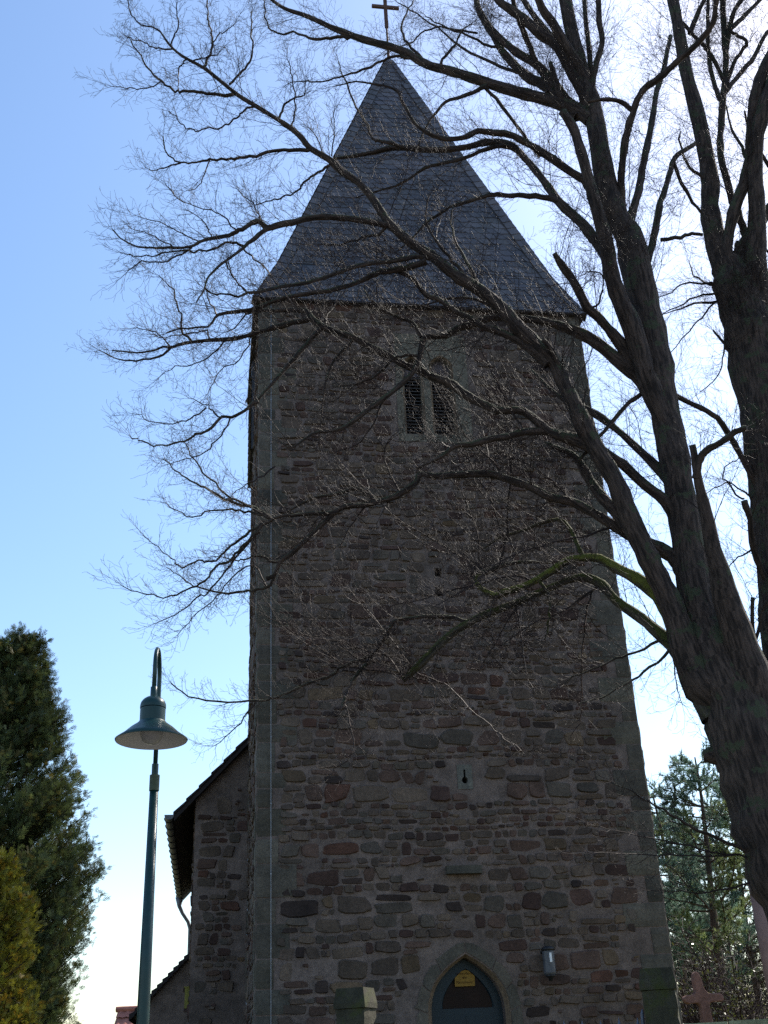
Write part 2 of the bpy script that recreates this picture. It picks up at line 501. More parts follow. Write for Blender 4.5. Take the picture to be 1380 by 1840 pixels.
for k_ in range(14):
    za_, zb_ = ZB + (d_ap + 0.28 - ZB) * k_ / 14, ZB + (d_ap + 0.28 - ZB) * (k_ + 1) / 14
    f_ = min(1.0, max(0.0, (za_ - d_z - 0.05) / (d_ap + 0.28 - d_z)))
    hw_ = (door_hw + 0.3) * math.cos(f_ * math.pi / 2) ** 0.8
    door_skip.append((door_c - hw_, door_c + hw_, za_, zb_))
skip = door_skip + [(h[0] - 0.03, h[1] + 0.03, h[2] - 0.03, h[3] + 0.03) for h in holes if h is not door_hole] + [(ledge_l - 0.02, ledge_r + 0.02, ledge_z - 0.02, ledge_top + 0.02)]
mw = MB()
wall_sheet(mw, FR, 0, TW_W, ZB, Z_EAVE, holes, 0)
rubble(mw, FR, 0.34, TW_W - 0.4, ZB, Z_EAVE, skip, random.Random(5), 1, 0.96, 0.84)
corner_blocks(mw, 0, 1, 0, 1, ZB, Z_EAVE - 0.02, random.Random(8), 2)
corner_blocks(mw, TW_W, -1, 0, 1, ZB, Z_EAVE - 0.02, random.Random(9), 2)
corner_blocks(mw, 0, 1, TW_D, -1, ZB, Z_EAVE - 0.02, random.Random(18), 2)
corner_blocks(mw, TW_W, -1, TW_D, -1, ZB, Z_EAVE - 0.02, random.Random(19), 2)
for fn, flip, sd in ((LF, 1, 21), (RF, 0, 22)):
    wall_sheet(mw, fn, 0, TW_D, ZB, Z_EAVE, [], 0)
    rubble(mw, fn, 0.4, TW_D - 0.3, ZB, Z_EAVE, [], random.Random(sd), 1)
wall_sheet(mw, BK, 0, TW_W, ZB, Z_EAVE, [], 0)
# recess boxes of the small openings
for h in (slotA, slotB):
    a, b2, c, d = h
    for q in ([(a, 0, c), (a, 0.4, c), (a, 0.4, d), (a, 0, d)], [(b2, 0, c), (b2, 0, d), (b2, 0.4, d), (b2, 0.4, c)],
              [(a, 0, c), (b2, 0, c), (b2, 0.4, c), (a, 0.4, c)], [(a, 0, d), (a, 0.4, d), (b2, 0.4, d), (b2, 0, d)]):
        mw.add([TW(*p) for p in q], [(0, 1, 2, 3)], 0)
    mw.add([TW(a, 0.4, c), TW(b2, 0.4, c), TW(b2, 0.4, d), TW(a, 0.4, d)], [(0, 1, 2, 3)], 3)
tower_wall = mw.build('tower_wall', [MT['mortar'], MT['stone'], MT['ashlar'], MT['dark']], church)

def slab_hole(mb, rect, inner, v_front, chamf, depth, mi, mi_ch, c, c_ch):
    """flat slab filling rect with an opening of outline inner; chamfered edge, reveal going back"""
    u0, u1, z0, z1 = rect
    n = len(inner)
    cu = sum(p[0] for p in inner) / n; cz = sum(p[1] for p in inner) / n
    wide = [(cu + (p[0] - cu) * (1 + chamf / max(0.1, abs(inner[0][0] - cu))), cz + (p[1] - cz) * (1 + chamf / (z1 - z0) * 2.0)) for p in inner]
    outer = []
    for p in wide:
        dx, dz = p[0] - cu, p[1] - cz
        k = 1e9
        if dx > 1e-9: k = min(k, (u1 - cu) / dx)
        if dx < -1e-9: k = min(k, (u0 - cu) / dx)
        if dz > 1e-9: k = min(k, (z1 - cz) / dz)
        if dz < -1e-9: k = min(k, (z0 - cz) / dz)
        outer.append([cu + dx * k, cz + dz * k])
    for cnr in ((u0, z0), (u1, z0), (u1, z1), (u0, z1)):
        i = min(range(n), key=lambda q: (outer[q][0] - cnr[0]) ** 2 + (outer[q][1] - cnr[1]) ** 2)
        outer[i] = list(cnr)
    vs = [TW(p[0], v_front, p[1]) for p in outer] + [TW(p[0], v_front, p[1]) for p in wide] + \
         [TW(p[0], v_front + chamf * 1.2, p[1]) for p in inner] + [TW(p[0], v_front + depth, p[1]) for p in inner]
    r = lambda a, b2: [(a * n + i, a * n + (i + 1) % n, b2 * n + (i + 1) % n, b2 * n + i) for i in range(n)]
    mb.add(vs, r(0, 1), mi, c); mb.add(vs, r(1, 2), mi_ch, c_ch); mb.add(vs, r(2, 3), mi, c)
def lancet(cu, hw, z0, zs, za, n=12):
    """pointed arch outline: bottom-left, right side, arch, left side"""
    pts = []
    for k in range(6): pts.append((cu - hw + 2 * hw * k / 6, z0))
    for k in range(8): pts.append((cu + hw, z0 + (zs - z0) * k / 8))
    for k in range(n + 1):
        t = k / n; pts.append((cu + hw * (1 - t ** 2.75), zs + (za - zs) * t))
    for k in range(1, n + 1):
        t = 1 - k / n; pts.append((cu - hw * (1 - t ** 2.75), zs + (za - zs) * t))
    for k in range(1, 8): pts.append((cu - hw, zs - (zs - z0) * k / 8))
    return pts
# bell window : twin lancets
mull = on_v(773, 715)[0]
ms_ = MB()
wparts = []
for (xa, xb, side) in ((729, 759, 0), (779, 814, 1)):
    ul = on_v(xa, 720)[0]; ur = on_v(xb, 720)[0]
    c_u, hw = (ul + ur) / 2, (ur - ul) / 2
    zb = on_v((xa + xb) / 2, 778)[1]; zt = on_v((xa + xb) / 2, 641)[1]; zs = on_v((xa + xb) / 2, 664)[1]
    rect = (bw0, mull, bwz0, bwz1) if side == 0 else (mull, bw1, bwz0, bwz1)
    slab_hole(ms_, rect, lancet(c_u, hw, zb, zs, zt), -0.012, 0.05, 0.32, 0, 1 if side else 0, (0.155, 0.135, 0.105), (0.165, 0.12, 0.085))
    wparts.append((c_u, hw, zb, zs, zt))
bell = ms_.build('bell_window', [MT['ashlar'], MT['brick']], church)
bell['label'] = 'pale dressed stone surround with two pointed openings'
for (c_u, hw, zb, zs, zt) in wparts:
    ml = MB()
    z = zb + 0.03
    while z < zs - 0.12:
        ml.add([TW(c_u - hw + 0.004, 0.12, z), TW(c_u + hw - 0.004, 0.12, z), TW(c_u + hw - 0.004, 0.12, z + 0.022), TW(c_u - hw + 0.004, 0.12, z + 0.022),
                TW(c_u - hw + 0.004, 0.2, z + 0.05), TW(c_u + hw - 0.004, 0.2, z + 0.05), TW(c_u + hw - 0.004, 0.2, z + 0.072), TW(c_u - hw + 0.004, 0.2, z + 0.072)],
               [(0, 1, 2, 3), (0, 4, 5, 1), (3, 2, 6, 7), (4, 7, 6, 5), (0, 3, 7, 4), (1, 5, 6, 2)])
        z += 0.083
    ml.build('louvre', MT['slat'], bell)
    mb2 = MB()
    mb2.box(TW, c_u - hw + 0.003, c_u + hw - 0.003, 0.16, 0.2, zs - 0.09, zt)
    mb2.build('tympanum_board', MT['board'], bell)
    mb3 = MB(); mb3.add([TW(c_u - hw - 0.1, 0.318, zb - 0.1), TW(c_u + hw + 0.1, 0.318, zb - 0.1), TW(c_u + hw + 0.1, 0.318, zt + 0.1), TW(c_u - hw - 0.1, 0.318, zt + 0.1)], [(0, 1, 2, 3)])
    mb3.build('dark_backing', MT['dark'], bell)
# keyhole loophole slab
mk = MB()
kc = (keyh[0] + keyh[1]) / 2; kz = (keyh[2] + keyh[3]) / 2
ko = []
kr = 0.055
kcz = kz - 0.06
for i in range(22):
    a = math.pi / 2 + 0.32 + (2 * math.pi - 0.64) * i / 21
    ko.append((kc + kr * math.cos(a), kcz + kr * math.sin(a) * 1.1))
ko += [(kc + 0.018, kz + 0.06), (kc + 0.018, kz + 0.13), (kc - 0.018, kz + 0.13), (kc - 0.018, kz + 0.06)]
slab_hole(mk, keyh, ko, -0.008, 0.006, 0.22, 0, 0, (0.155, 0.145, 0.125), (0.12, 0.11, 0.1))
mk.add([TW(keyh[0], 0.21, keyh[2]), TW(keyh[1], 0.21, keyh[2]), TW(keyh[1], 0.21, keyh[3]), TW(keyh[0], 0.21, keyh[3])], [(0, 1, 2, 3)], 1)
mk.build('loophole', [MT['ashlar'], MT['dark']], church)
# projecting ledge stone
mL = MB(); mL.box(TW, ledge_l, ledge_r, -0.14, 0.1, ledge_z, ledge_top, 0, (0.085, 0.076, 0.062))
lw = (ledge_l + ledge_r) / 2
mL.build('ledge_stone', MT['ashlar'], church)
# door with pointed arch
zsp = d_z + 0.05
md = MB()
darch = lancet(door_c, door_hw, ZB + 0.35, zsp, d_ap, 16)
slab_hole(md, door_hole, darch, 0.0, 0.07, 0.30, 2, 1, (0.15, 0.135, 0.115), (0.20, 0.135, 0.075))
rgv = random.Random(14)
def voussoir(i0, i1, d0, d1):
    q = [darch[i % len(darch)] for i in range(i0, i1 + 1)]
    cz_ = d_z - 0.15
    def off(p, d):
        dx, dz = p[0] - door_c, max(0.0, p[1] - cz_)
        l = math.hypot(dx, dz) + 1e-9
        return (p[0] + dx / l * d, p[1] + dz / l * d)
    a = [off(p, 0.078) for p in q]; b_o = [off(p, rgv.uniform(d0, d1)) for p in (q[0], q[-1])]
    b2_ = [off(p, (d0 + d1) / 2) for p in q[1:-1]]
    outl = a + [b_o[1]] + b2_[::-1] + [b_o[0]]
    cu_ = sum(p[0] for p in outl) / len(outl); cz2 = sum(p[1] for p in outl) / len(outl)
    inn = [(cu_ + (p[0] - cu_) * 0.965, cz2 + (p[1] - cz2) * 0.965) for p in outl]
    n_ = len(outl); pr = rgv.uniform(0.010, 0.02)
    c = rgv.choice([(0.122, 0.102, 0.08), (0.105, 0.09, 0.072), (0.13, 0.107, 0.084)])
    md.add([TW(p[0], 0.004, p[1]) for p in inn] + [TW(cu_ + (p[0] - cu_) * 0.98, -pr, cz2 + (p[1] - cz2) * 0.98) for p in inn],
           [(i, (i + 1) % n_, n_ + (i + 1) % n_, n_ + i) for i in range(n_)] + [tuple(range(n_, 2 * n_))], 0, c)
# outline order: 6 bottom, 8 right jamb, 17 right arch, 16 left arch, 7 left jamb
for a_, b_ in ((6, 9), (9, 11), (11, 15), (15, 20), (20, 25), (25, 30), (30, 35), (35, 40), (40, 45), (45, 48), (48, 50), (50, 53)):
    voussoir(a_, b_, 0.22, 0.34)
portal = md.build('portal', [MT['ashlar'], MT['brick'], MT['mortar']], church)
gp = [on_v(796, 1813, 0.26), on_v(886, 1813, 0.26), on_v(835, 1741, 0.26)]
gu0, gu1, gz0, gz1 = gp[0][0], gp[1][0], gp[0][1], gp[2][1]
gc = (gu0 + gu1) / 2
glass_o = []
for k in range(8): glass_o.append((gu0 + (gu1 - gu0) * k / 8, gz0))
for k in range(12):
    t = k / 12; glass_o.append((gc + (gu1 - gc) * math.cos(t * math.pi / 2) ** 0.8, gz0 + (gz1 - gz0) * t))
for k in range(12):
    t = k / 12; glass_o.append((gc - (gc - gu0) * math.sin(t * math.pi / 2) ** 0.8, gz1 - (gz1 - gz0) * t))
mdr = MB()
slab_hole(mdr, (door_c - door_hw - 0.05, door_c + door_hw + 0.05, ZB + 0.3, d_ap + 0.05), glass_o, 0.26, 0.02, 0.05, 0, 0, (1, 1, 1), (1, 1, 1))
zz = d_z - 0.35
mdr.box(TW, door_c - 0.012, door_c + 0.012, 0.252, 0.262, ZB + 0.4, gz0 - 0.12)
door = mdr.build('door', MT['door'], church)
mgm, nt, b = mat_new('dark door glass')
set_col(nt, b, ramp(nt, noise(nt, 3, 5), [(0.3, (0.012, 0.007, 0.006)), (0.7, (0.03, 0.014, 0.010))]), 0.35, 0.12)
mgl = MB(); mgl.add([TW(p[0], 0.30, p[1]) for p in glass_o], [tuple(range(len(glass_o)))])
mgl.build('glass_pane', mgm, door)
# notice on the pane
nc = [on_v(x, y, 0.25) for x, y in ((817.5, 1773), (853.5, 1771.5), (852.5, 1753.5), (842, 1744.5), (836, 1743), (829, 1745), (817, 1757.5))]
mn = MB(); mn.add([TW(p[0], 0.245, p[1]) for p in nc] + [TW(p[0], 0.248, p[1]) for p in nc], [tuple(range(7)), tuple(range(13, 6, -1))] + [(i, 7 + i, 7 + (i + 1) % 7, (i + 1) % 7) for i in range(7)])
notice = mn.build('paper_notice', MT['paper'])
tag(notice, 'yellow paper notice with three lines of text on the door pane', 'notice')
nm = sum(p[0] for p in nc[:2]) / 2
for txt, (px_, py_), size in (('Gottesdienst', (834.5, 1751), 0.056), ('in', (832.2, 1758.5), 0.056), ('der', (836.2, 1758.5), 0.056), ('Pfarrscheune', (835, 1767), 0.056)):
    cu_ = bpy.data.curves.new('lettering', 'FONT'); cu_.body = txt; cu_.size = size; cu_.align_x = 'CENTER'
    to = bpy.data.objects.new('lettering_tmp', cu_); COL.objects.link(to)
    bpy.context.view_layer.update()
    me = bpy.data.meshes.new_from_object(to.evaluated_get(bpy.context.evaluated_depsgraph_get()))
    bpy.data.objects.remove(to)
    uu, zq = on_v(px_, py_, 0.24)
    co = np.zeros(len(me.vertices) * 3); me.vertices.foreach_get('co', co); co = co.reshape(-1, 3)
    out = np.array([TW(uu + c[0], 0.243, zq + c[1]) for c in co], np.float32)
    me.vertices.foreach_set('co', out.ravel()); me.materials.clear(); me.materials.append(MT['ink']); me.update()
    link('lettering', me, notice)

# spire ------------------------------------------------------------
def half_at(z):
    k = (Z_APEX - z) / (Z_APEX - Z_GA)
    return TW_W / 2 * k, TW_D / 2 * k
def ring(z, extra=0.0):
    hu, hv = half_at(z)
    hu += extra; hv += extra
    cu, cv = TW_W / 2, TW_D / 2
    return [TW(cu - hu, cv - hv, z), TW(cu + hu, cv - hv, z), TW(cu + hu, cv + hv, z), TW(cu - hu, cv + hv, z)]
SL = [(0.084, 0.072, 0.074), (0.069, 0.059, 0.062), (0.102, 0.088, 0.088), (0.082, 0.070, 0.064), (0.094, 0.078, 0.074)]
def slate_face(mb, BL, BR, TL, TR, rows, w, rg, sk=0.55, slope=0.05):
    BL, BR, TL, TR = map(np.array, (BL, BR, TL, TR))
    nrm = np.cross(BR - BL, TL - BL); nrm /= np.linalg.norm(nrm)
    ln = np.linalg.norm((TL + TR) / 2 - (BL + BR) / 2)
    rh = 1.0 / rows
    def P(x, s, off):
        s = min(1.0, max(0.0, s))
        L, Rr = BL + (TL - BL) * s, BR + (TR - BR) * s
        wd = np.linalg.norm(Rr - L)
        t = 0 if wd < 1e-6 else min(1.0, max(0.0, (x + wd / 2) / wd))
        return L + (Rr - L) * t + nrm * off
    for r in range(-2, rows):
        s0 = r * rh
        wd = np.linalg.norm((BR + (TR - BR) * max(0, s0)) - (BL + (TL - BL) * max(0, s0)))
        x = -wd / 2 - w * rg.uniform(0, 1)
        while x < wd / 2 + 0.01:
            ww = w * rg.uniform(0.8, 1.2)
            ds = slope * x / ln
            a0, a1 = s0 + ds, s0 + ds + rh * 1.25
            o = rg.uniform(0.011, 0.020)
            hb = ww * sk
            c = rg.choice(SL); kk = rg.uniform(0.62, 1.15) * (0.75 if rg.random() < 0.06 else 1.0); c = tuple(q * kk for q in c)
            if a1 > 0.003 and a0 < 0.998:
                vs = [P(x + hb * 0.35, a0 - rh * 0.03, o), P(x + ww - 0.008, a0 + rh * 0.12, o), P(x + ww - hb - 0.008, a1, 0.004), P(x - hb, a1, 0.004), P(x - hb * 0.15, a0 + rh * 0.25, o),
                      P(x + hb * 0.35, a0 - rh * 0.03, 0.0), P(x + ww - 0.008, a0 + rh * 0.12, 0.0)]
                mb.add(vs, [(0, 1, 2, 3, 4), (5, 6, 1, 0)], 0, c)
            x += ww
mr = MB()
zk = Z_EAVE + 1.25
z_top = z_at(TW(TW_W / 2, TW_D / 2, 0), 112)
e0, e1, e2 = ring(Z_EAVE), ring(zk), ring(z_top)
e0 = ring(Z_EAVE - 0.02, 0.11)
rgs = random.Random(4)
for i in range(4):
    j = (i + 1) % 4
    mr.add([e0[i], e0[j], e1[j], e1[i]], [(0, 1, 2, 3)], 0, (0.04, 0.042, 0.05))
    mr.add([e1[i], e1[j], e2[j], e2[i]], [(0, 1, 2, 3)], 0, (0.04, 0.042, 0.05))
    slate_face(mr, e0[i], e0[j], e1[i + 0], e1[j], 6, 0.26, rgs)
    slate_face(mr, e1[i], e1[j], e2[i], e2[j], 44, 0.26, rgs)
mr.add([p for p in e0] + [p - np.array([0, 0, 0.03]) for p in e0], [(0, 4, 5, 1), (1, 5, 6, 2), (2, 6, 7, 3), (3, 7, 4, 0), (4, 7, 6, 5)], 1)
# hip slates
for i in range(4):
    for (qa, qb, nn) in ((e0, e1, 5), (e1, e2, 40)):
        A_, B_ = np.array(qa[i]), np.array(qb[i])
        for s in (1, -1):
            j = (i + s) % 4
            along = np.array(qa[j]) - A_; along /= np.linalg.norm(along)
            ax = (B_ - A_); L_ = np.linalg.norm(ax); ax /= L_
            side = along - ax * (along @ ax); side /= np.linalg.norm(side)
            cen = TW(TW_W / 2, TW_D / 2, 0); outw = np.cross(ax, side)
            if outw @ (A_ - cen) * 1.0 < 0: outw = -outw
            for k in range(nn):
                f0, f1 = k / nn, (k + 1.25) / nn
                f1 = min(1, f1)
                p0, p1 = A_ + (B_ - A_) * f0, A_ + (B_ - A_) * f1
                wsl = 0.24 if np.linalg.norm(np.array(qb[j]) - B_) > 0.5 or f1 < 0.9 else 0.12
                wsl = min(wsl, np.linalg.norm((np.array(qa[j]) - A_) * (1 - f1) + (np.array(qb[j]) - B_) * f1) * 0.5)
                c = rgs.choice(SL); kk = rgs.uniform(0.75, 1.1); c = tuple(q * kk for q in c)
                mr.add([p0 + outw * 0.045, p0 + side * wsl + outw * 0.045, p1 + side * wsl + outw * 0.03, p1 + outw * 0.03, p0 + side * wsl, p1 + side * wsl],
                       [(0, 1, 2, 3), (1, 4, 5, 2)], 0, c)
roof = mr.build('tower_roof', [MT['slate'], MT['soffit']], church)
# lead cap, rod, cross
capc = TW(TW_W / 2, TW_D / 2, 0)
mc = MB()
hu, hv = half_at(z_top)
q = [(-1, -1), (1, -1), (1, 1), (-1, 1)]
mc.add([TW(TW_W / 2 + a * (hu + 0.05), TW_D / 2 + b2 * (hv + 0.05), z_top - 0.1) for a, b2 in q] + [TW(TW_W / 2 + a * 0.06, TW_D / 2 + b2 * 0.05, z_top + 0.08) for a, b2 in q],
       [(0, 1, 5, 4), (1, 2, 6, 5), (2, 3, 7, 6), (3, 0, 4, 7), (4, 5, 6, 7)])
mc.build('lead_cap', MT['lead'], roof)
zc0 = z_at(capc, 50); zc1 = z_at(capc, -26); zca = z_at(capc, 13)
zrod = z_at(capc, 100)
mx = MB()
mx.tube([capc + np.array([0, 0, z_top]), capc + np.array([0, 0, (z_top + zc0) / 2]), capc + np.array([0, 0, zc0 + 0.1])], [0.05, 0.03, 0.028], 8)
cw = 0.05
mx.box(TW, TW_W / 2 - cw, TW_W / 2 + cw, TW_D / 2 - 0.03, TW_D / 2 + 0.03, zc0, zc1)
mx.box(TW, TW_W / 2 - 0.40, TW_W / 2 + 0.40, TW_D / 2 - 0.036, TW_D / 2 + 0.036, zca - 0.05, zca + 0.05)
mx.build('cross', MT['rust'], roof)
# slate cladding on the upper left flank
mcl = MB()
vz = on_u(452, 806, -0.08)
zc_lo = vz[1]
mcl.box(lambda u, v, z: TW(v, u, z), 2.3, TW_D + 0.02, -0.09, 0.02, zc_lo, Z_EAVE - 0.06, 0, (0.04, 0.042, 0.05))
z = zc_lo; 
while z < Z_EAVE - 0.3:
    v = 2.3
    while v < TW_D - 0.05:
        w_ = rgs.uniform(0.2, 0.3)
        c = rgs.choice(SL)
        mcl.add([TW(-0.115, v, z - 0.06), TW(-0.115, min(TW_D, v + w_ - 0.01), z - 0.06), TW(-0.095, min(TW_D, v + w_ - 0.01), z + 0.24), TW(-0.095, v, z + 0.24), TW(-0.09, v, z - 0.06), TW(-0.09, min(TW_D, v + w_ - 0.01), z - 0.06)],
                [(0, 1, 2, 3), (4, 5, 1, 0)], 0, c)
        v += w_
    z += 0.2
mcl.build('slate_cladding', MT['slate'], church)
# lightning cable on the tower front
mcab = MB()
cu0 = on_v(487, 1838)[0]; cu1 = on_v(487, 548)[0]
mcab.tube([TW(cu0, -0.035, ZB), TW((cu0 + cu1) / 2, -0.04, 8), TW(cu1, -0.035, Z_EAVE - 0.05)], 0.006, 6)
zq = ZB + 0.5
while zq < Z_EAVE:
    k = (zq - ZB) / (Z_EAVE - ZB)
    uq = cu0 + (cu1 - cu0) * k
    mcab.box(TW, uq - 0.012, uq + 0.012, -0.045, 0.0, zq, zq + 0.02); zq += 1.2
mcab.build('lightning_cable', MT['wire'], church)

# nave ---------------------------------------------------------------
VN = TW_D - 0.02
un0 = on_v(346, 1620, VN)[0]
un1 = TW_W + 0.9
ga_ = on_v(449, 1322, VN - 0.2); gb_ = on_v(313, 1463, VN - 0.2)
slp = (ga_[1] - gb_[1]) / (ga_[0] - gb_[0])
uc = (un0 + un1) / 2
NL = 16.0
ug, zg = on_v(304, 1466, VN - 0.2)
vfar = on_u(322, 1640, ug)[0]
NL = vfar - VN
z_ridge = gb_[1] + slp * (uc - gb_[0])
wall_top = gb_[1] + slp * (un0 - gb_[0]) - 0.12
NF = lambda u, v, z: TW(u, VN + v, z)
NS = lambda u, v, z: TW(un0 + v, VN + u, z)
mnv = MB()
mnv.add([TW(un0, VN, ZB), TW(un1, VN, ZB), TW(un1, VN, wall_top), TW(uc, VN, z_ridge - 0.12), TW(un0, VN, wall_top)], [(0, 1, 2, 3, 4)], 0)
wall_sheet(mnv, NS, 0, NL, ZB, wall_top, [], 0)
mnv.add([TW(un1, VN, ZB), TW(un1, VN + NL, ZB), TW(un1, VN + NL, wall_top), TW(un1, VN, wall_top)], [(0, 1, 2, 3)], 0)
mnv.add([TW(un0, VN + NL, ZB), TW(un1, VN + NL, ZB), TW(un1, VN + NL, wall_top), TW(uc, VN + NL, z_ridge - 0.12), TW(un0, VN + NL, wall_top)], [(4, 3, 2, 1, 0)], 0)
rg5 = random.Random(33)
class _clip(MB): pass
tmp = MB()
rubble(tmp, NF, un0 + 0.02, 0.0, ZB, wall_top + 2.2, [], rg5, 1, 0.92)
i0 = 0
for fi in range(0, len(tmp.f), 21):
    vsi = sorted(set(i for f in tmp.f[fi:fi + 21] for i in f))
    pts = [np.array(tmp.v[i]) for i in vsi]
    ok = all(p[2] < gb_[1] + slp * (((p - A0) @ T_) - gb_[0]) - 0.25 for p in pts)
    if ok:
        mp_ = {i: k for k, i in enumerate(vsi)}
        for f, c in zip(tmp.f[fi:fi + 21], tmp.c[fi:fi + 21]):
            pass
        o = len(mnv.v)
        mnv.v += [tmp.v[i] for i in vsi]
        for f, c in zip(tmp.f[fi:fi + 21], tmp.c[fi:fi + 21]):
            mnv.f.append([mp_[i] + o for i in f]); mnv.m.append(1); mnv.c.append(c)
rubble(mnv, NS, 0.1, NL, ZB, wall_top, [], rg5, 1, 0.9)
mnv.build('nave_wall', [MT['mortar'], MT['stone']], church)
mnr = MB()
v0, v1 = VN - 0.2, VN + NL + 0.15
ue = ug + 0.1
ze_ = gb_[1] + slp * (ue - gb_[0])
ue2 = un1 + 0.3; ze2 = z_ridge - (z_ridge - ze_) * (ue2 - uc) / (uc - ue)
thk = 0.14
def roof_slab(mb, ua, za, ub, zb):
    mb.add([TW(ua, v0, za), TW(ub, v0, zb), TW(ub, v1, zb), TW(ua, v1, za), TW(ua, v0, za - thk), TW(ub, v0, zb - thk), TW(ub, v1, zb - thk), TW(ua, v1, za - thk)],
           [(0, 1, 2, 3), (4, 7, 6, 5), (0, 4, 5, 1), (3, 2, 6, 7), (0, 3, 7, 4)], 0, (0.05, 0.045, 0.045))
roof_slab(mnr, ue, ze_, uc, z_ridge); roof_slab(mnr, ue2, ze2, uc, z_ridge)
# uneven verge tiles
k = 0.0
while k < 1.0:
    ua = ue + (uc - ue) * k; za = ze_ + (z_ridge - ze_) * k
    ub = ue + (uc - ue) * min(1, k + 0.055); zb2 = ze_ + (z_ridge - ze_) * min(1, k + 0.055)
    o = 0.045
    mnr.add([TW(ua - 0.02, v0 - 0.03, za + o), TW(ub, v0 - 0.03, zb2 + 0.012), TW(ub, v0 + 0.4, zb2 + 0.012), TW(ua - 0.02, v0 + 0.4, za + o),
             TW(ua - 0.02, v0 - 0.03, za - 0.02), TW(ub, v0 - 0.03, zb2 - 0.02)], [(0, 1, 2, 3), (0, 4, 5, 1)], 0, (0.05, 0.04, 0.04))
    k += 0.05
mnr.build('nave_roof', MT['soffit'], church)
# gutter with straps
mgu = MB()
rgut = 0.10
ns = 10
gv = []
for v in (v0 - 0.02, v1):
    for i in range(ns + 1):
        a = math.pi + math.pi * i / ns
        gv.append(TW(ug + rgut * math.cos(a), v, zg + rgut * math.sin(a) + 0.02))
mgu.add(gv, [(i, i + 1, ns + 1 + i + 1, ns + 1 + i) for i in range(ns)] + [tuple(range(ns + 1))], 0)
gutter = mgu.build('gutter', MT['zinc'], church)
v = v0 + 0.3
while v < v1:
    pts = [TW(ug + (rgut + 0.006) * math.cos(math.pi + math.pi * i / 8), v, zg + 0.02 + (rgut + 0.006) * math.sin(math.pi + math.pi * i / 8)) for i in range(9)]
    mst = MB(); mst.tube(pts, 0.014, 5); v += 0.75
    mst.build('gutter_strap', MT['black'], gutter)
mdp = MB()
vd = VN + NL - 0.1
mdp.tube([TW(ug, vd, zg - 0.05), TW(ug, vd, zg - 0.3), TW(ug + 0.1, vd, zg - 0.5), TW(un0 - 0.26, vd, zg - 0.75), TW(un0 - 0.2, vd, zg - 0.95), TW(un0 - 0.2, vd, ZB)], [0.13, 0.06, 0.055, 0.055, 0.055, 0.055], 10)
mdp.build('downpipe', MT['zinc'], church, smooth=True)
mpp = MB()
pu, pz = on_v(446.5, 1497, VN)
mpp.tube([TW(pu, VN - 0.05, ZB), TW(pu, VN - 0.05, 4), TW(pu, VN - 0.05, pz)], 0.014, 8)
mpp.build('conductor_pipe', MT['pvc'], church)
mbx = MB()
bu, bz = on_v(333, 1795, VN + 0.4)
mbx.box(TW, un0 - 0.1, un0 - 0.012, VN + 0.25, VN + 0.5, bz - 0.18, bz + 0.2)
mbx.box(TW, un0 - 0.12, un0 - 0.012, VN + 0.23, VN + 0.52, bz + 0.2, bz + 0.22)
tag(mbx.build('meter_box', MT['grime']), 'small grimy yellow box fixed low on the nave side wall', 'box')
# annex
VA = VN + NL * 0.55
va_hi = on_v(337, 1719, VA); va_lo = on_v(240, 1822, VA)
sa = (va_hi[1] - va_lo[1]) / (va_hi[0] - va_lo[0])
ua0 = va_lo[0] + 0.25; ztop = va_hi[1] + sa * (un0 - va_hi[0])
man = MB()
zl = ztop + sa * (ua0 - un0)
man.add([TW(ua0, VA, ZB), TW(un0, VA, ZB), TW(un0, VA, ztop), TW(ua0, VA, zl)], [(0, 1, 2, 3)], 0)
man.add([TW(ua0, VA, ZB), TW(ua0, VA, zl), TW(ua0, VA + 5, zl), TW(ua0, VA + 5, ZB)], [(0, 1, 2, 3)], 0)
rg7 = random.Random(77)
rubble(man, lambda u, v, z: TW(u, VA + v, z), ua0 + 0.9, un0, ZB, zl + 0.3, [], rg7, 1, 0.6)
an_w = man.build('annex_wall', [MT['mortar'], MT['stone']], church)
mar = MB()
k = 0
n_t = 12
for k in range(n_t):
    a = (ua0 - 0.35) + (un0 - ua0 + 0.35) * k / n_t; c2 = (ua0 - 0.35) + (un0 - ua0 + 0.35) * (k + 1) / n_t
    za = ztop + sa * (a - un0); zb2 = ztop + sa * (c2 - un0)
    mar.add([TW(a, VA - 0.15, za + 0.09), TW(c2, VA - 0.15, zb2 + 0.03), TW(c2, VA + 5, zb2 + 0.03), TW(a, VA + 5, za + 0.09), TW(a, VA - 0.15, za - 0.05), TW(c2, VA - 0.15, zb2 - 0.08), TW(a, VA + 5, za - 0.05)],
            [(0, 1, 2, 3), (0, 4, 5, 1), (0, 3, 6, 4)], 0, (0.05, 0.04, 0.04))
mar.build('annex_roof', MT['soffit'], church)

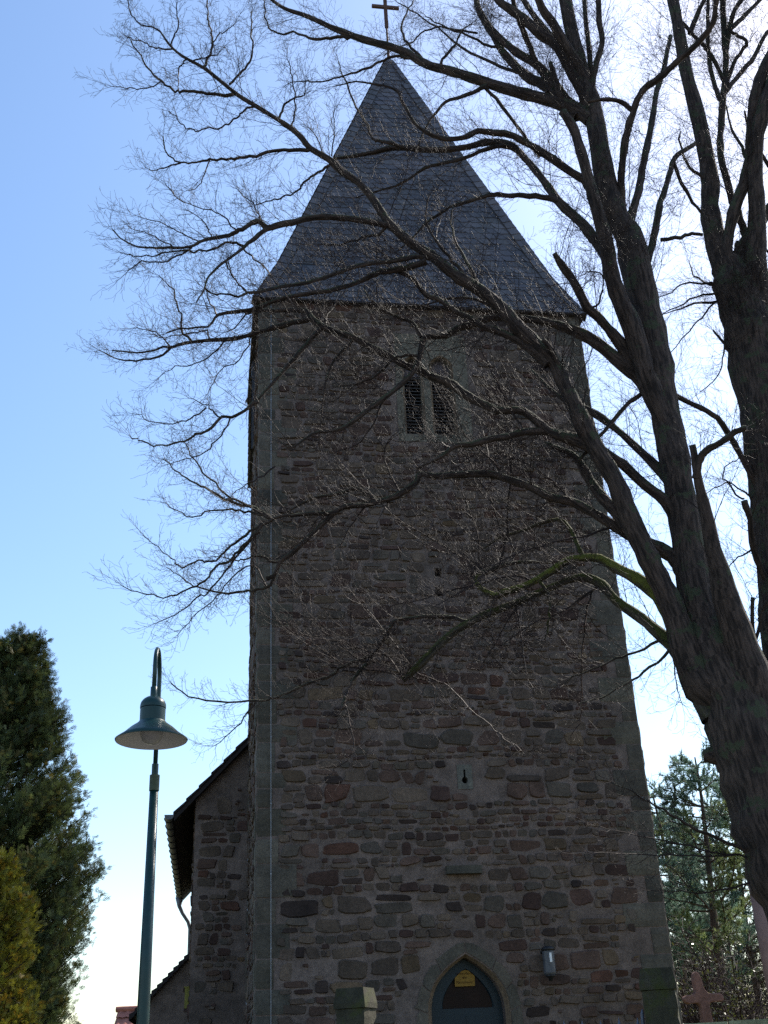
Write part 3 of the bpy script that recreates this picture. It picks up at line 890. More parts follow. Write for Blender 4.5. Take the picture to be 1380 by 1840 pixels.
# wall lantern ----------------------------------------------------------
lu, lz = on_v(990, 1757, -0.2); _, lz1 = on_v(988, 1702, -0.2)
lan = empty('wall_lantern', TW(lu, 0, lz), 'small black wall lantern with grey glass right of the arched door', 'lantern')
lc = TW(lu, -0.18, 0)
zA = lz + 0.05; zB_ = lz1 - 0.05
mm_ = MB()
mm_.lathe((lc[0], lc[1], 0), [(0.0, zB_ + 0.075), (0.05, zB_ + 0.07), (0.105, zB_ + 0.045), (0.115, zB_ + 0.0), (0.0, zB_)], 20)
mm_.build('lantern_cap', MT['black'], lan, True)
mm_ = MB(); mm_.lathe((lc[0], lc[1], 0), [(0.0, zA), (0.102, zA), (0.104, zA + 0.04), (0.104, zB_ - 0.01)], 24)
mm_.build('glass_cylinder', MT['frost'], lan, True)
mm_ = MB(); mm_.lathe((lc[0], lc[1], 0), [(0.0, zA - 0.10), (0.03, zA - 0.095), (0.04, zA - 0.05), (0.085, zA - 0.03), (0.10, zA - 0.004), (0, zA - 0.002)], 20)
mm_.build('lantern_base', MT['black'], lan, True)
mm_ = MB(); mm_.tube([TW(lu, 0.0, zB_ - 0.06), TW(lu - 0.06, -0.05, zB_ - 0.06), TW(lu - 0.11, -0.1, zB_ - 0.02), TW(lu - 0.06, -0.17, zB_ + 0.02)], 0.014, 8)
mm_.box(TW, lu - 0.05, lu + 0.05, -0.03, 0.0, zB_ - 0.16, zB_ + 0.02)
mm_.build('bracket', MT['black'], lan)
mm_ = MB(); mm_.box(TW, lu - 0.012, lu + 0.028, -0.291, -0.283, (zA + zB_) / 2 + 0.0, (zA + zB_) / 2 + 0.15)
mm_.build('tube_lamp', MT['white'], lan)

# churchyard wall, gate, pillars ---------------------------------------
PB = R(-15.5)
def pil_frame(c, ang):
    t = np.array([math.cos(ang), math.sin(ang), 0]); n = np.array([-math.sin(ang), math.cos(ang), 0])
    return lambda u, v, z: np.array([c[0], c[1], 0]) + t * u + n * v + np.array([0, 0, z])
def gate_pillar(px_c, py_top, Y, ang, w, label):
    P = at_y(px_c, py_top, Y)
    fn = pil_frame(P, ang); zt = P[2]
    g0 = ground_z(P[0], Y)
    root = empty('gate_pillar', (P[0], P[1], g0), label, 'pillar', 'mossy gate pillars')
    h = w / 2
    m1 = MB()
    rg = random.Random(int(px_c))
    zc = zt - 0.25
    nseg = 7
    for k in range(nseg):
        za, zb3 = g0 - 0.3 + (zc - g0 + 0.3) * k / nseg, g0 - 0.3 + (zc - g0 + 0.3) * (k + 1) / nseg
    # shaft with slightly worn edges
    rows = 16
    vs = []
    for k in range(rows + 1):
        z = g0 - 0.3 + (zc - g0 + 0.3) * k / rows
        for (a, b2) in ((-1, -1), (-0.6, -1.0), (0, -1), (0.6, -1), (1, -1), (1, -0.3), (1, 0.3), (1, 1), (0.3, 1), (-0.3, 1), (-1, 1), (-1, 0.3), (-1, -0.3)):
            e = -abs(rg.gauss(0, 0.012)) if abs(a) == 1 and abs(b2) == 1 else rg.gauss(0, 0.003)
            vs.append(fn(a * (h + e), b2 * (h + e), z))
    q = 13
    m1.add(vs, [(k * q + i, k * q + (i + 1) % q, (k + 1) * q + (i + 1) % q, (k + 1) * q + i) for k in range(rows) for i in range(q)])
    m1.build('shaft', MT['pillar'], root)
    m2 = MB()
    H = h + 0.015
    b_ = [(-1, -1), (1, -1), (1, 1), (-1, 1)]
    zl, zm, zt2 = zc + 0.006, zc + 0.07, zt
    mids = [(0, -1), (1, 0), (0, 1), (-1, 0)]
    tp = 0.86
    vs = [fn(a * H, b2 * H, zl) for a, b2 in b_] + [fn(a * H, b2 * H, zm) for a, b2 in b_] + [fn(a * H, b2 * H, zm) for a, b2 in mids] + [fn(a * H * tp, b2 * H * tp, zt2) for a, b2 in b_]
    fs = [(3, 2, 1, 0), (12, 13, 14, 15)]
    for i in range(4):
        j = (i + 1) % 4
        fs += [(i, j, 4 + j, 8 + i, 4 + i), (8 + i, 12 + j, 12 + i), (4 + i, 8 + i, 12 + i), (8 + i, 4 + j, 12 + j)]
    m2.add(vs, fs)
    m2.build('capstone', MT['pillar'], root)
    return P, fn, zt
PL = gate_pillar(638, 1776, 16.0, R(-20), 0.41, 'mossy square stone gate pillar left of the church door')
PR = gate_pillar(1178, 1741, 15.0, R(-12), 0.41, 'mossy square stone gate pillar at the right corner of the tower')
tw = (PR[0] - PL[0]); tw[2] = 0; tlen = np.linalg.norm(tw); tw /= tlen
nw = np.array([-tw[1], tw[0], 0])
def WF(u, v, z):
    return np.array([PR[0][0], PR[0][1], 0]) + tw * u + nw * v + np.array([0, 0, z])
zw = z_at(WF(1.0, 0, 0), 1833)
mwl = MB()
def yard_wall(mb, ua, ub, rg):
    mb.box(WF, ua, ub, -0.2, 0.2, GZ - 0.4, zw - 0.14, 0, (1, 1, 1))
    rubble(mb, lambda u, v, z: WF(u, -0.2 + v, z), ua, ub, GZ - 0.2, zw - 0.15, [], rg, 1, 0.95)
    u = ua
    while u < ub - 0.05:
        w = min(rg.uniform(0.3, 0.6), ub - u)
        c = tuple(x * rg.uniform(0.85, 1.15) for x in rg.choice([(0.34, 0.33, 0.25), (0.28, 0.27, 0.23), (0.38, 0.37, 0.25)]))
        d = rg.uniform(-0.015, 0.015)
        mb.box(WF, u + 0.008, u + w - 0.008, -0.24 + d, 0.24, zw - 0.137, zw + rg.uniform(-0.012, 0.012), 2, c)
        u += w
yard_wall(mwl, 0.23, 9.0, random.Random(3))
wl = mwl.build('churchyard_wall', [MT['mortar'], MT['stone'], MT['capstone']])
tag(wl, 'low lichen covered churchyard wall running right from the gate pillar', 'wall')
mwl = MB(); yard_wall(mwl, -tlen - 9.0, -tlen - 0.23, random.Random(6))
wl2 = mwl.build('churchyard_wall', [MT['mortar'], MT['stone'], MT['capstone']])
tag(wl2, 'low churchyard wall running left from the other gate pillar', 'wall')
mgt = MB()
u = -0.3; k = 0
ztip = z_at(WF(-1.0, 0, 0), 1834)
while u > -tlen + 0.25:
    zt_ = ztip + 0.012 * math.sin(k * 2.1) - (0.0 if k < 5 else 0.03)
    mgt.tube([WF(u, 0, GZ + 0.05), WF(u, 0, zt_ - 0.09), WF(u, 0, zt_ - 0.07), WF(u, 0, zt_)], [0.012, 0.012, 0.02, 0.002], 6)
    u -= 0.225; k += 1
for zz in (GZ + 0.15, ztip - 0.22):
    mgt.box(WF, -tlen + 0.24, -0.24, -0.012, 0.012, zz, zz + 0.04)
mgt.tube([WF(-0.24, 0, GZ), WF(-0.24, 0, ztip - 0.1), WF(-0.235, 0, ztip + 0.04), WF(-0.225, 0, ztip + 0.09)], [0.025, 0.025, 0.02, 0.006], 8)
tag(mgt.build('iron_gate', MT['iron']), 'low wrought iron gate with pointed bars between the two pillars', 'gate')

# stone cross gravestone ------------------------------------------------
YC = 18.0
pcx = at_y(1262, 1790, YC)
fnC = pil_frame(pcx, R(4))
ppm = F_PX / depth_of(pcx)
def cxy(x, y):
    return ((x - 1262 + 0.06 * (1790 - y) * 0) / ppm, pcx[2] + (1790 - y) / ppm)
out_px = [(1254, 1835), (1274, 1835), (1271, 1806), (1272, 1802), (1278, 1800), (1296, 1800), (1299, 1795), (1297, 1789), (1291, 1786.5), (1272, 1786), (1267, 1780), (1264, 1773), (1263, 1762), (1260, 1753), (1254, 1748.5), (1249, 1754), (1248, 1764), (1249, 1776), (1249, 1783), (1245, 1786.5), (1230, 1788), (1225, 1793), (1228, 1799), (1234, 1802), (1250, 1801), (1254, 1806)]
oc = [cxy(x, y) for x, y in out_px]
zc_b = GZ - 0.2
oc[0] = (oc[0][0] - 0.02, zc_b); oc[1] = (oc[1][0] + 0.02, zc_b)
mcr = MB()
nn = len(oc)
mcr.add([fnC(p[0], -0.07, p[1]) for p in oc] + [fnC(p[0], 0.07, p[1]) for p in oc],
        [tuple(range(nn)), tuple(range(2 * nn - 1, nn - 1, -1))] + [(i, nn + i, nn + (i + 1) % nn, (i + 1) % nn) for i in range(nn)])
cr = mcr.build('stone_cross', MT['redstone'])
bv = cr.modifiers.new('b', 'BEVEL'); bv.width = 0.015; bv.segments = 2
tag(cr, 'weathered red sandstone grave cross with rounded arms behind the churchyard wall', 'gravestone')

# street lamp ------------------------------------------------------------
YL = 8.1
hd = at_y(272, 1331, YL - 0.36)
base = at_y(258, 1838, YL)
poleP = at_y(279.5, 1365, YL)
lamp = empty('street_lamp', (poleP[0], YL, ground_z(0, YL)), 'dark green street lamp with bell shaped shade on a crook post', 'street lamp')
bx, by = poleP[0], YL
def zpx(y): return z_at((bx, by, 0), y)
z1, z2, z3 = zpx(1420), zpx(1393), zpx(1373)
ml = MB()
ml.tube([(bx, by, ground_z(0, YL) - 0.2), (bx, by, 1.0), (bx, by, 2.2), (bx, by, z1)], [0.048, 0.046, 0.041, 0.031], 24, cap=True)
ml.build('pole', MT['lampgreen'], lamp, True)
ml = MB(); ml.tube([(bx, by, z1 - 0.004), (bx, by, (z1 + z2) / 2), (bx, by, z2)], 0.036, 24); ml.build('collar', MT['lampmoss'], lamp)
ml = MB(); ml.tube([(bx, by, z2), (bx, by, (z2 + z3) / 2), (bx, by, z3)], 0.024, 20); ml.build('sleeve', MT['lampgreen'], lamp)
ztop = z_at((hd[0], (hd[1] + by) / 2, 0), 1169)
zcol = z_at((hd[0], hd[1], 0), 1242)
ml = MB()
rad = (by - hd[1]) / 2
dx = bx - hd[0]
arc = [np.array([bx, by, z3 - 0.01]), np.array([bx, by, (z3 + ztop) / 2]), np.array([bx, by, ztop - rad])]
for i in range(1, 16):
    a = math.pi * i / 16
    k = (1 - math.cos(a)) / 2
    arc.append(np.array([bx - dx * k, by - (by - hd[1]) * k, ztop - rad + (rad) * math.sin(a)]))
arc += [np.array([hd[0], hd[1], ztop - rad]), np.array([hd[0], hd[1], zcol - 0.03])]
ml.tube(arc, 0.0165, 14); ml.build('crook_arm', MT['lampgreen'], lamp, True)
hz = hd[2]
zdome = z_at((hd[0], hd[1] - 0.05, 0), 1247)
zsh = z_at((hd[0], hd[1] - 0.05, 0), 1293)
zse = z_at((hd[0], hd[1] - 0.05, 0), 1270)
RS = 0.249; RD = 0.089
ml = MB()
prof = [(RS, hz), (RS + 0.004, hz + 0.008), (RS * 0.8, hz + (zsh - hz) * 0.33), (RS * 0.6, hz + (zsh - hz) * 0.66), (RD + 0.014, zsh - 0.014), (RD + 0.004, zsh)]
ml.lathe((hd[0], hd[1], 0), prof, 48)
sh = ml.build('lamp_shade', MT['lampgreen'], lamp, True)
ml = MB()
ml.lathe((hd[0], hd[1], 0), [(RS - 0.003, hz + 0.001), (RS * 0.8 - 0.006, hz + (zsh - hz) * 0.33 - 0.004), (RS * 0.6 - 0.006, hz + (zsh - hz) * 0.66 - 0.004), (RD, zsh - 0.03), (0.0, zsh - 0.028)], 48)
ml.build('reflector', MT['lampwhite'], sh, True)
ml = MB()
ml.lathe((hd[0], hd[1], 0), [(RD, zsh - 0.01), (RD, zse - 0.002)], 32)
ml.build('housing', MT['lampgreen'], lamp, True)
ml = MB()
dm = [(RD + 0.002, zse + 0.003), (RD + 0.002, zse + 0.02)]
for i in range(1, 9):
    a = math.pi / 2 * i / 8
    dm.append(((RD + 0.002) * math.cos(a) + 0.0, zse + 0.02 + (zdome - zse - 0.02) * math.sin(a)))
ml.lathe((hd[0], hd[1], 0), dm, 32); ml.build('dome', MT['lampgreen'], lamp, True)
ml = MB(); ml.lathe((hd[0], hd[1], 0), [(0.021, zdome - 0.02), (0.024, zdome), (0.024, zcol + 0.03), (0.018, zcol + 0.034)], 20); ml.build('neck', MT['lampgreen'], lamp, True)
ml = MB()
ml.lathe((hd[0], hd[1], hz + 0.055), [(0.082 * math.sin(math.pi * i / 14), -0.082 * math.cos(math.pi * i / 14)) for i in range(15)], 28)
ml.build('globe', MT['globe'], lamp, True)

# distant house, shed, pole ---------------------------------------------
YH = 62.0
hA = at_y(212, 1817, YH); hB = at_y(262, 1813, YH)
fH = pil_frame(hA, R(0))
house = empty('house', (hA[0], YH, GZ), 'distant house with a red tiled roof behind the lamp post', 'house')
mh = MB(); zr = hA[2]
Lh = 12.0
mh.add([fH(0, 0, zr), fH(Lh, 0, zr), fH(Lh, -3.4, zr - 3.8), fH(0, -3.4, zr - 3.8), fH(0, 3.4, zr - 3.8), fH(Lh, 3.4, zr - 3.8)], [(0, 3, 2, 1), (0, 1, 5, 4)])
for r in range(9):
    f0, f1 = r / 9, (r + 1) / 9
    for c in range(34):
        a0 = Lh * c / 34; a1 = Lh * (c + 1) / 34
        mh.add([fH(a0, -3.4 * f1 - 0.03, zr - 3.8 * f1 + 0.09), fH((a0 + a1) / 2, -3.4 * f1 - 0.03, zr - 3.8 * f1 + 0.14), fH(a1, -3.4 * f1 - 0.03, zr - 3.8 * f1 + 0.09),
                fH(a1, -3.4 * f0, zr - 3.8 * f0 + 0.02), fH((a0 + a1) / 2, -3.4 * f0, zr - 3.8 * f0 + 0.07), fH(a0, -3.4 * f0, zr - 3.8 * f0 + 0.02)], [(0, 1, 4, 5), (1, 2, 3, 4)])
mh.tube([fH(-0.1, 0, zr + 0.08), fH(Lh / 2, 0, zr + 0.08), fH(Lh, 0, zr + 0.08)], 0.14, 8)
mh.build('roof', MT['tile'], house)
mh = MB(); mh.add([fH(0.2, -3.1, GZ - 0.3), fH(Lh - 0.2, -3.1, GZ - 0.3), fH(Lh - 0.2, -3.1, zr - 3.5), fH(0.2, -3.1, zr - 3.5), fH(0.2, 3.1, GZ - 0.3), fH(0.2, 3.1, zr - 3.5), fH(0.2, 0, zr - 0.1), fH(Lh - 0.2, 3.1, GZ - 0.3), fH(Lh - 0.2, 3.1, zr - 3.5), fH(Lh - 0.2, 0, zr - 0.1)],
                [(0, 1, 2, 3), (0, 3, 6, 5, 4), (1, 7, 8, 9, 2), (4, 5, 8, 7)])
mh.build('wall', MT['plaster'], house)
YS = 30.0
sA = at_y(1232, 1823, YS); sB = at_y(1306, 1820, YS)
fS = pil_frame(sA, R(-3))
Ws = np.linalg.norm(sB - sA)
shed = empty('shed', (sA[0], YS, GZ), 'low dark shed with a pale roof edge behind the grave cross', 'shed')
mh = MB(); mh.box(fS, 0, Ws, 0, 2.2, GZ - 0.2, sA[2] - 0.05); mh.build('wall', MT['soffit'], shed)
mh = MB(); mh.box(fS, -0.1, Ws + 0.1, -0.15, 2.4, sA[2] - 0.045, sA[2]); mh.box(fS, 0.9, Ws + 0.12, -0.25, -0.153, sA[2] - 0.02, sA[2] + 0.03)
mh.build('roof', MT['zinc'], shed)
YP = 19.0
p0 = at_y(1388, 1740, YP)
mh = MB()
zt = z_at(p0, 1560)
mh.tube([(p0[0], YP, GZ - 0.2), (p0[0], YP, (zt + GZ) / 2), (p0[0], YP, zt)], [0.15, 0.145, 0.14], 16)
tag(mh.build('wooden_post', MT['pole'], None, True), 'tall pinkish post partly hidden behind the leaning tree trunk', 'post')

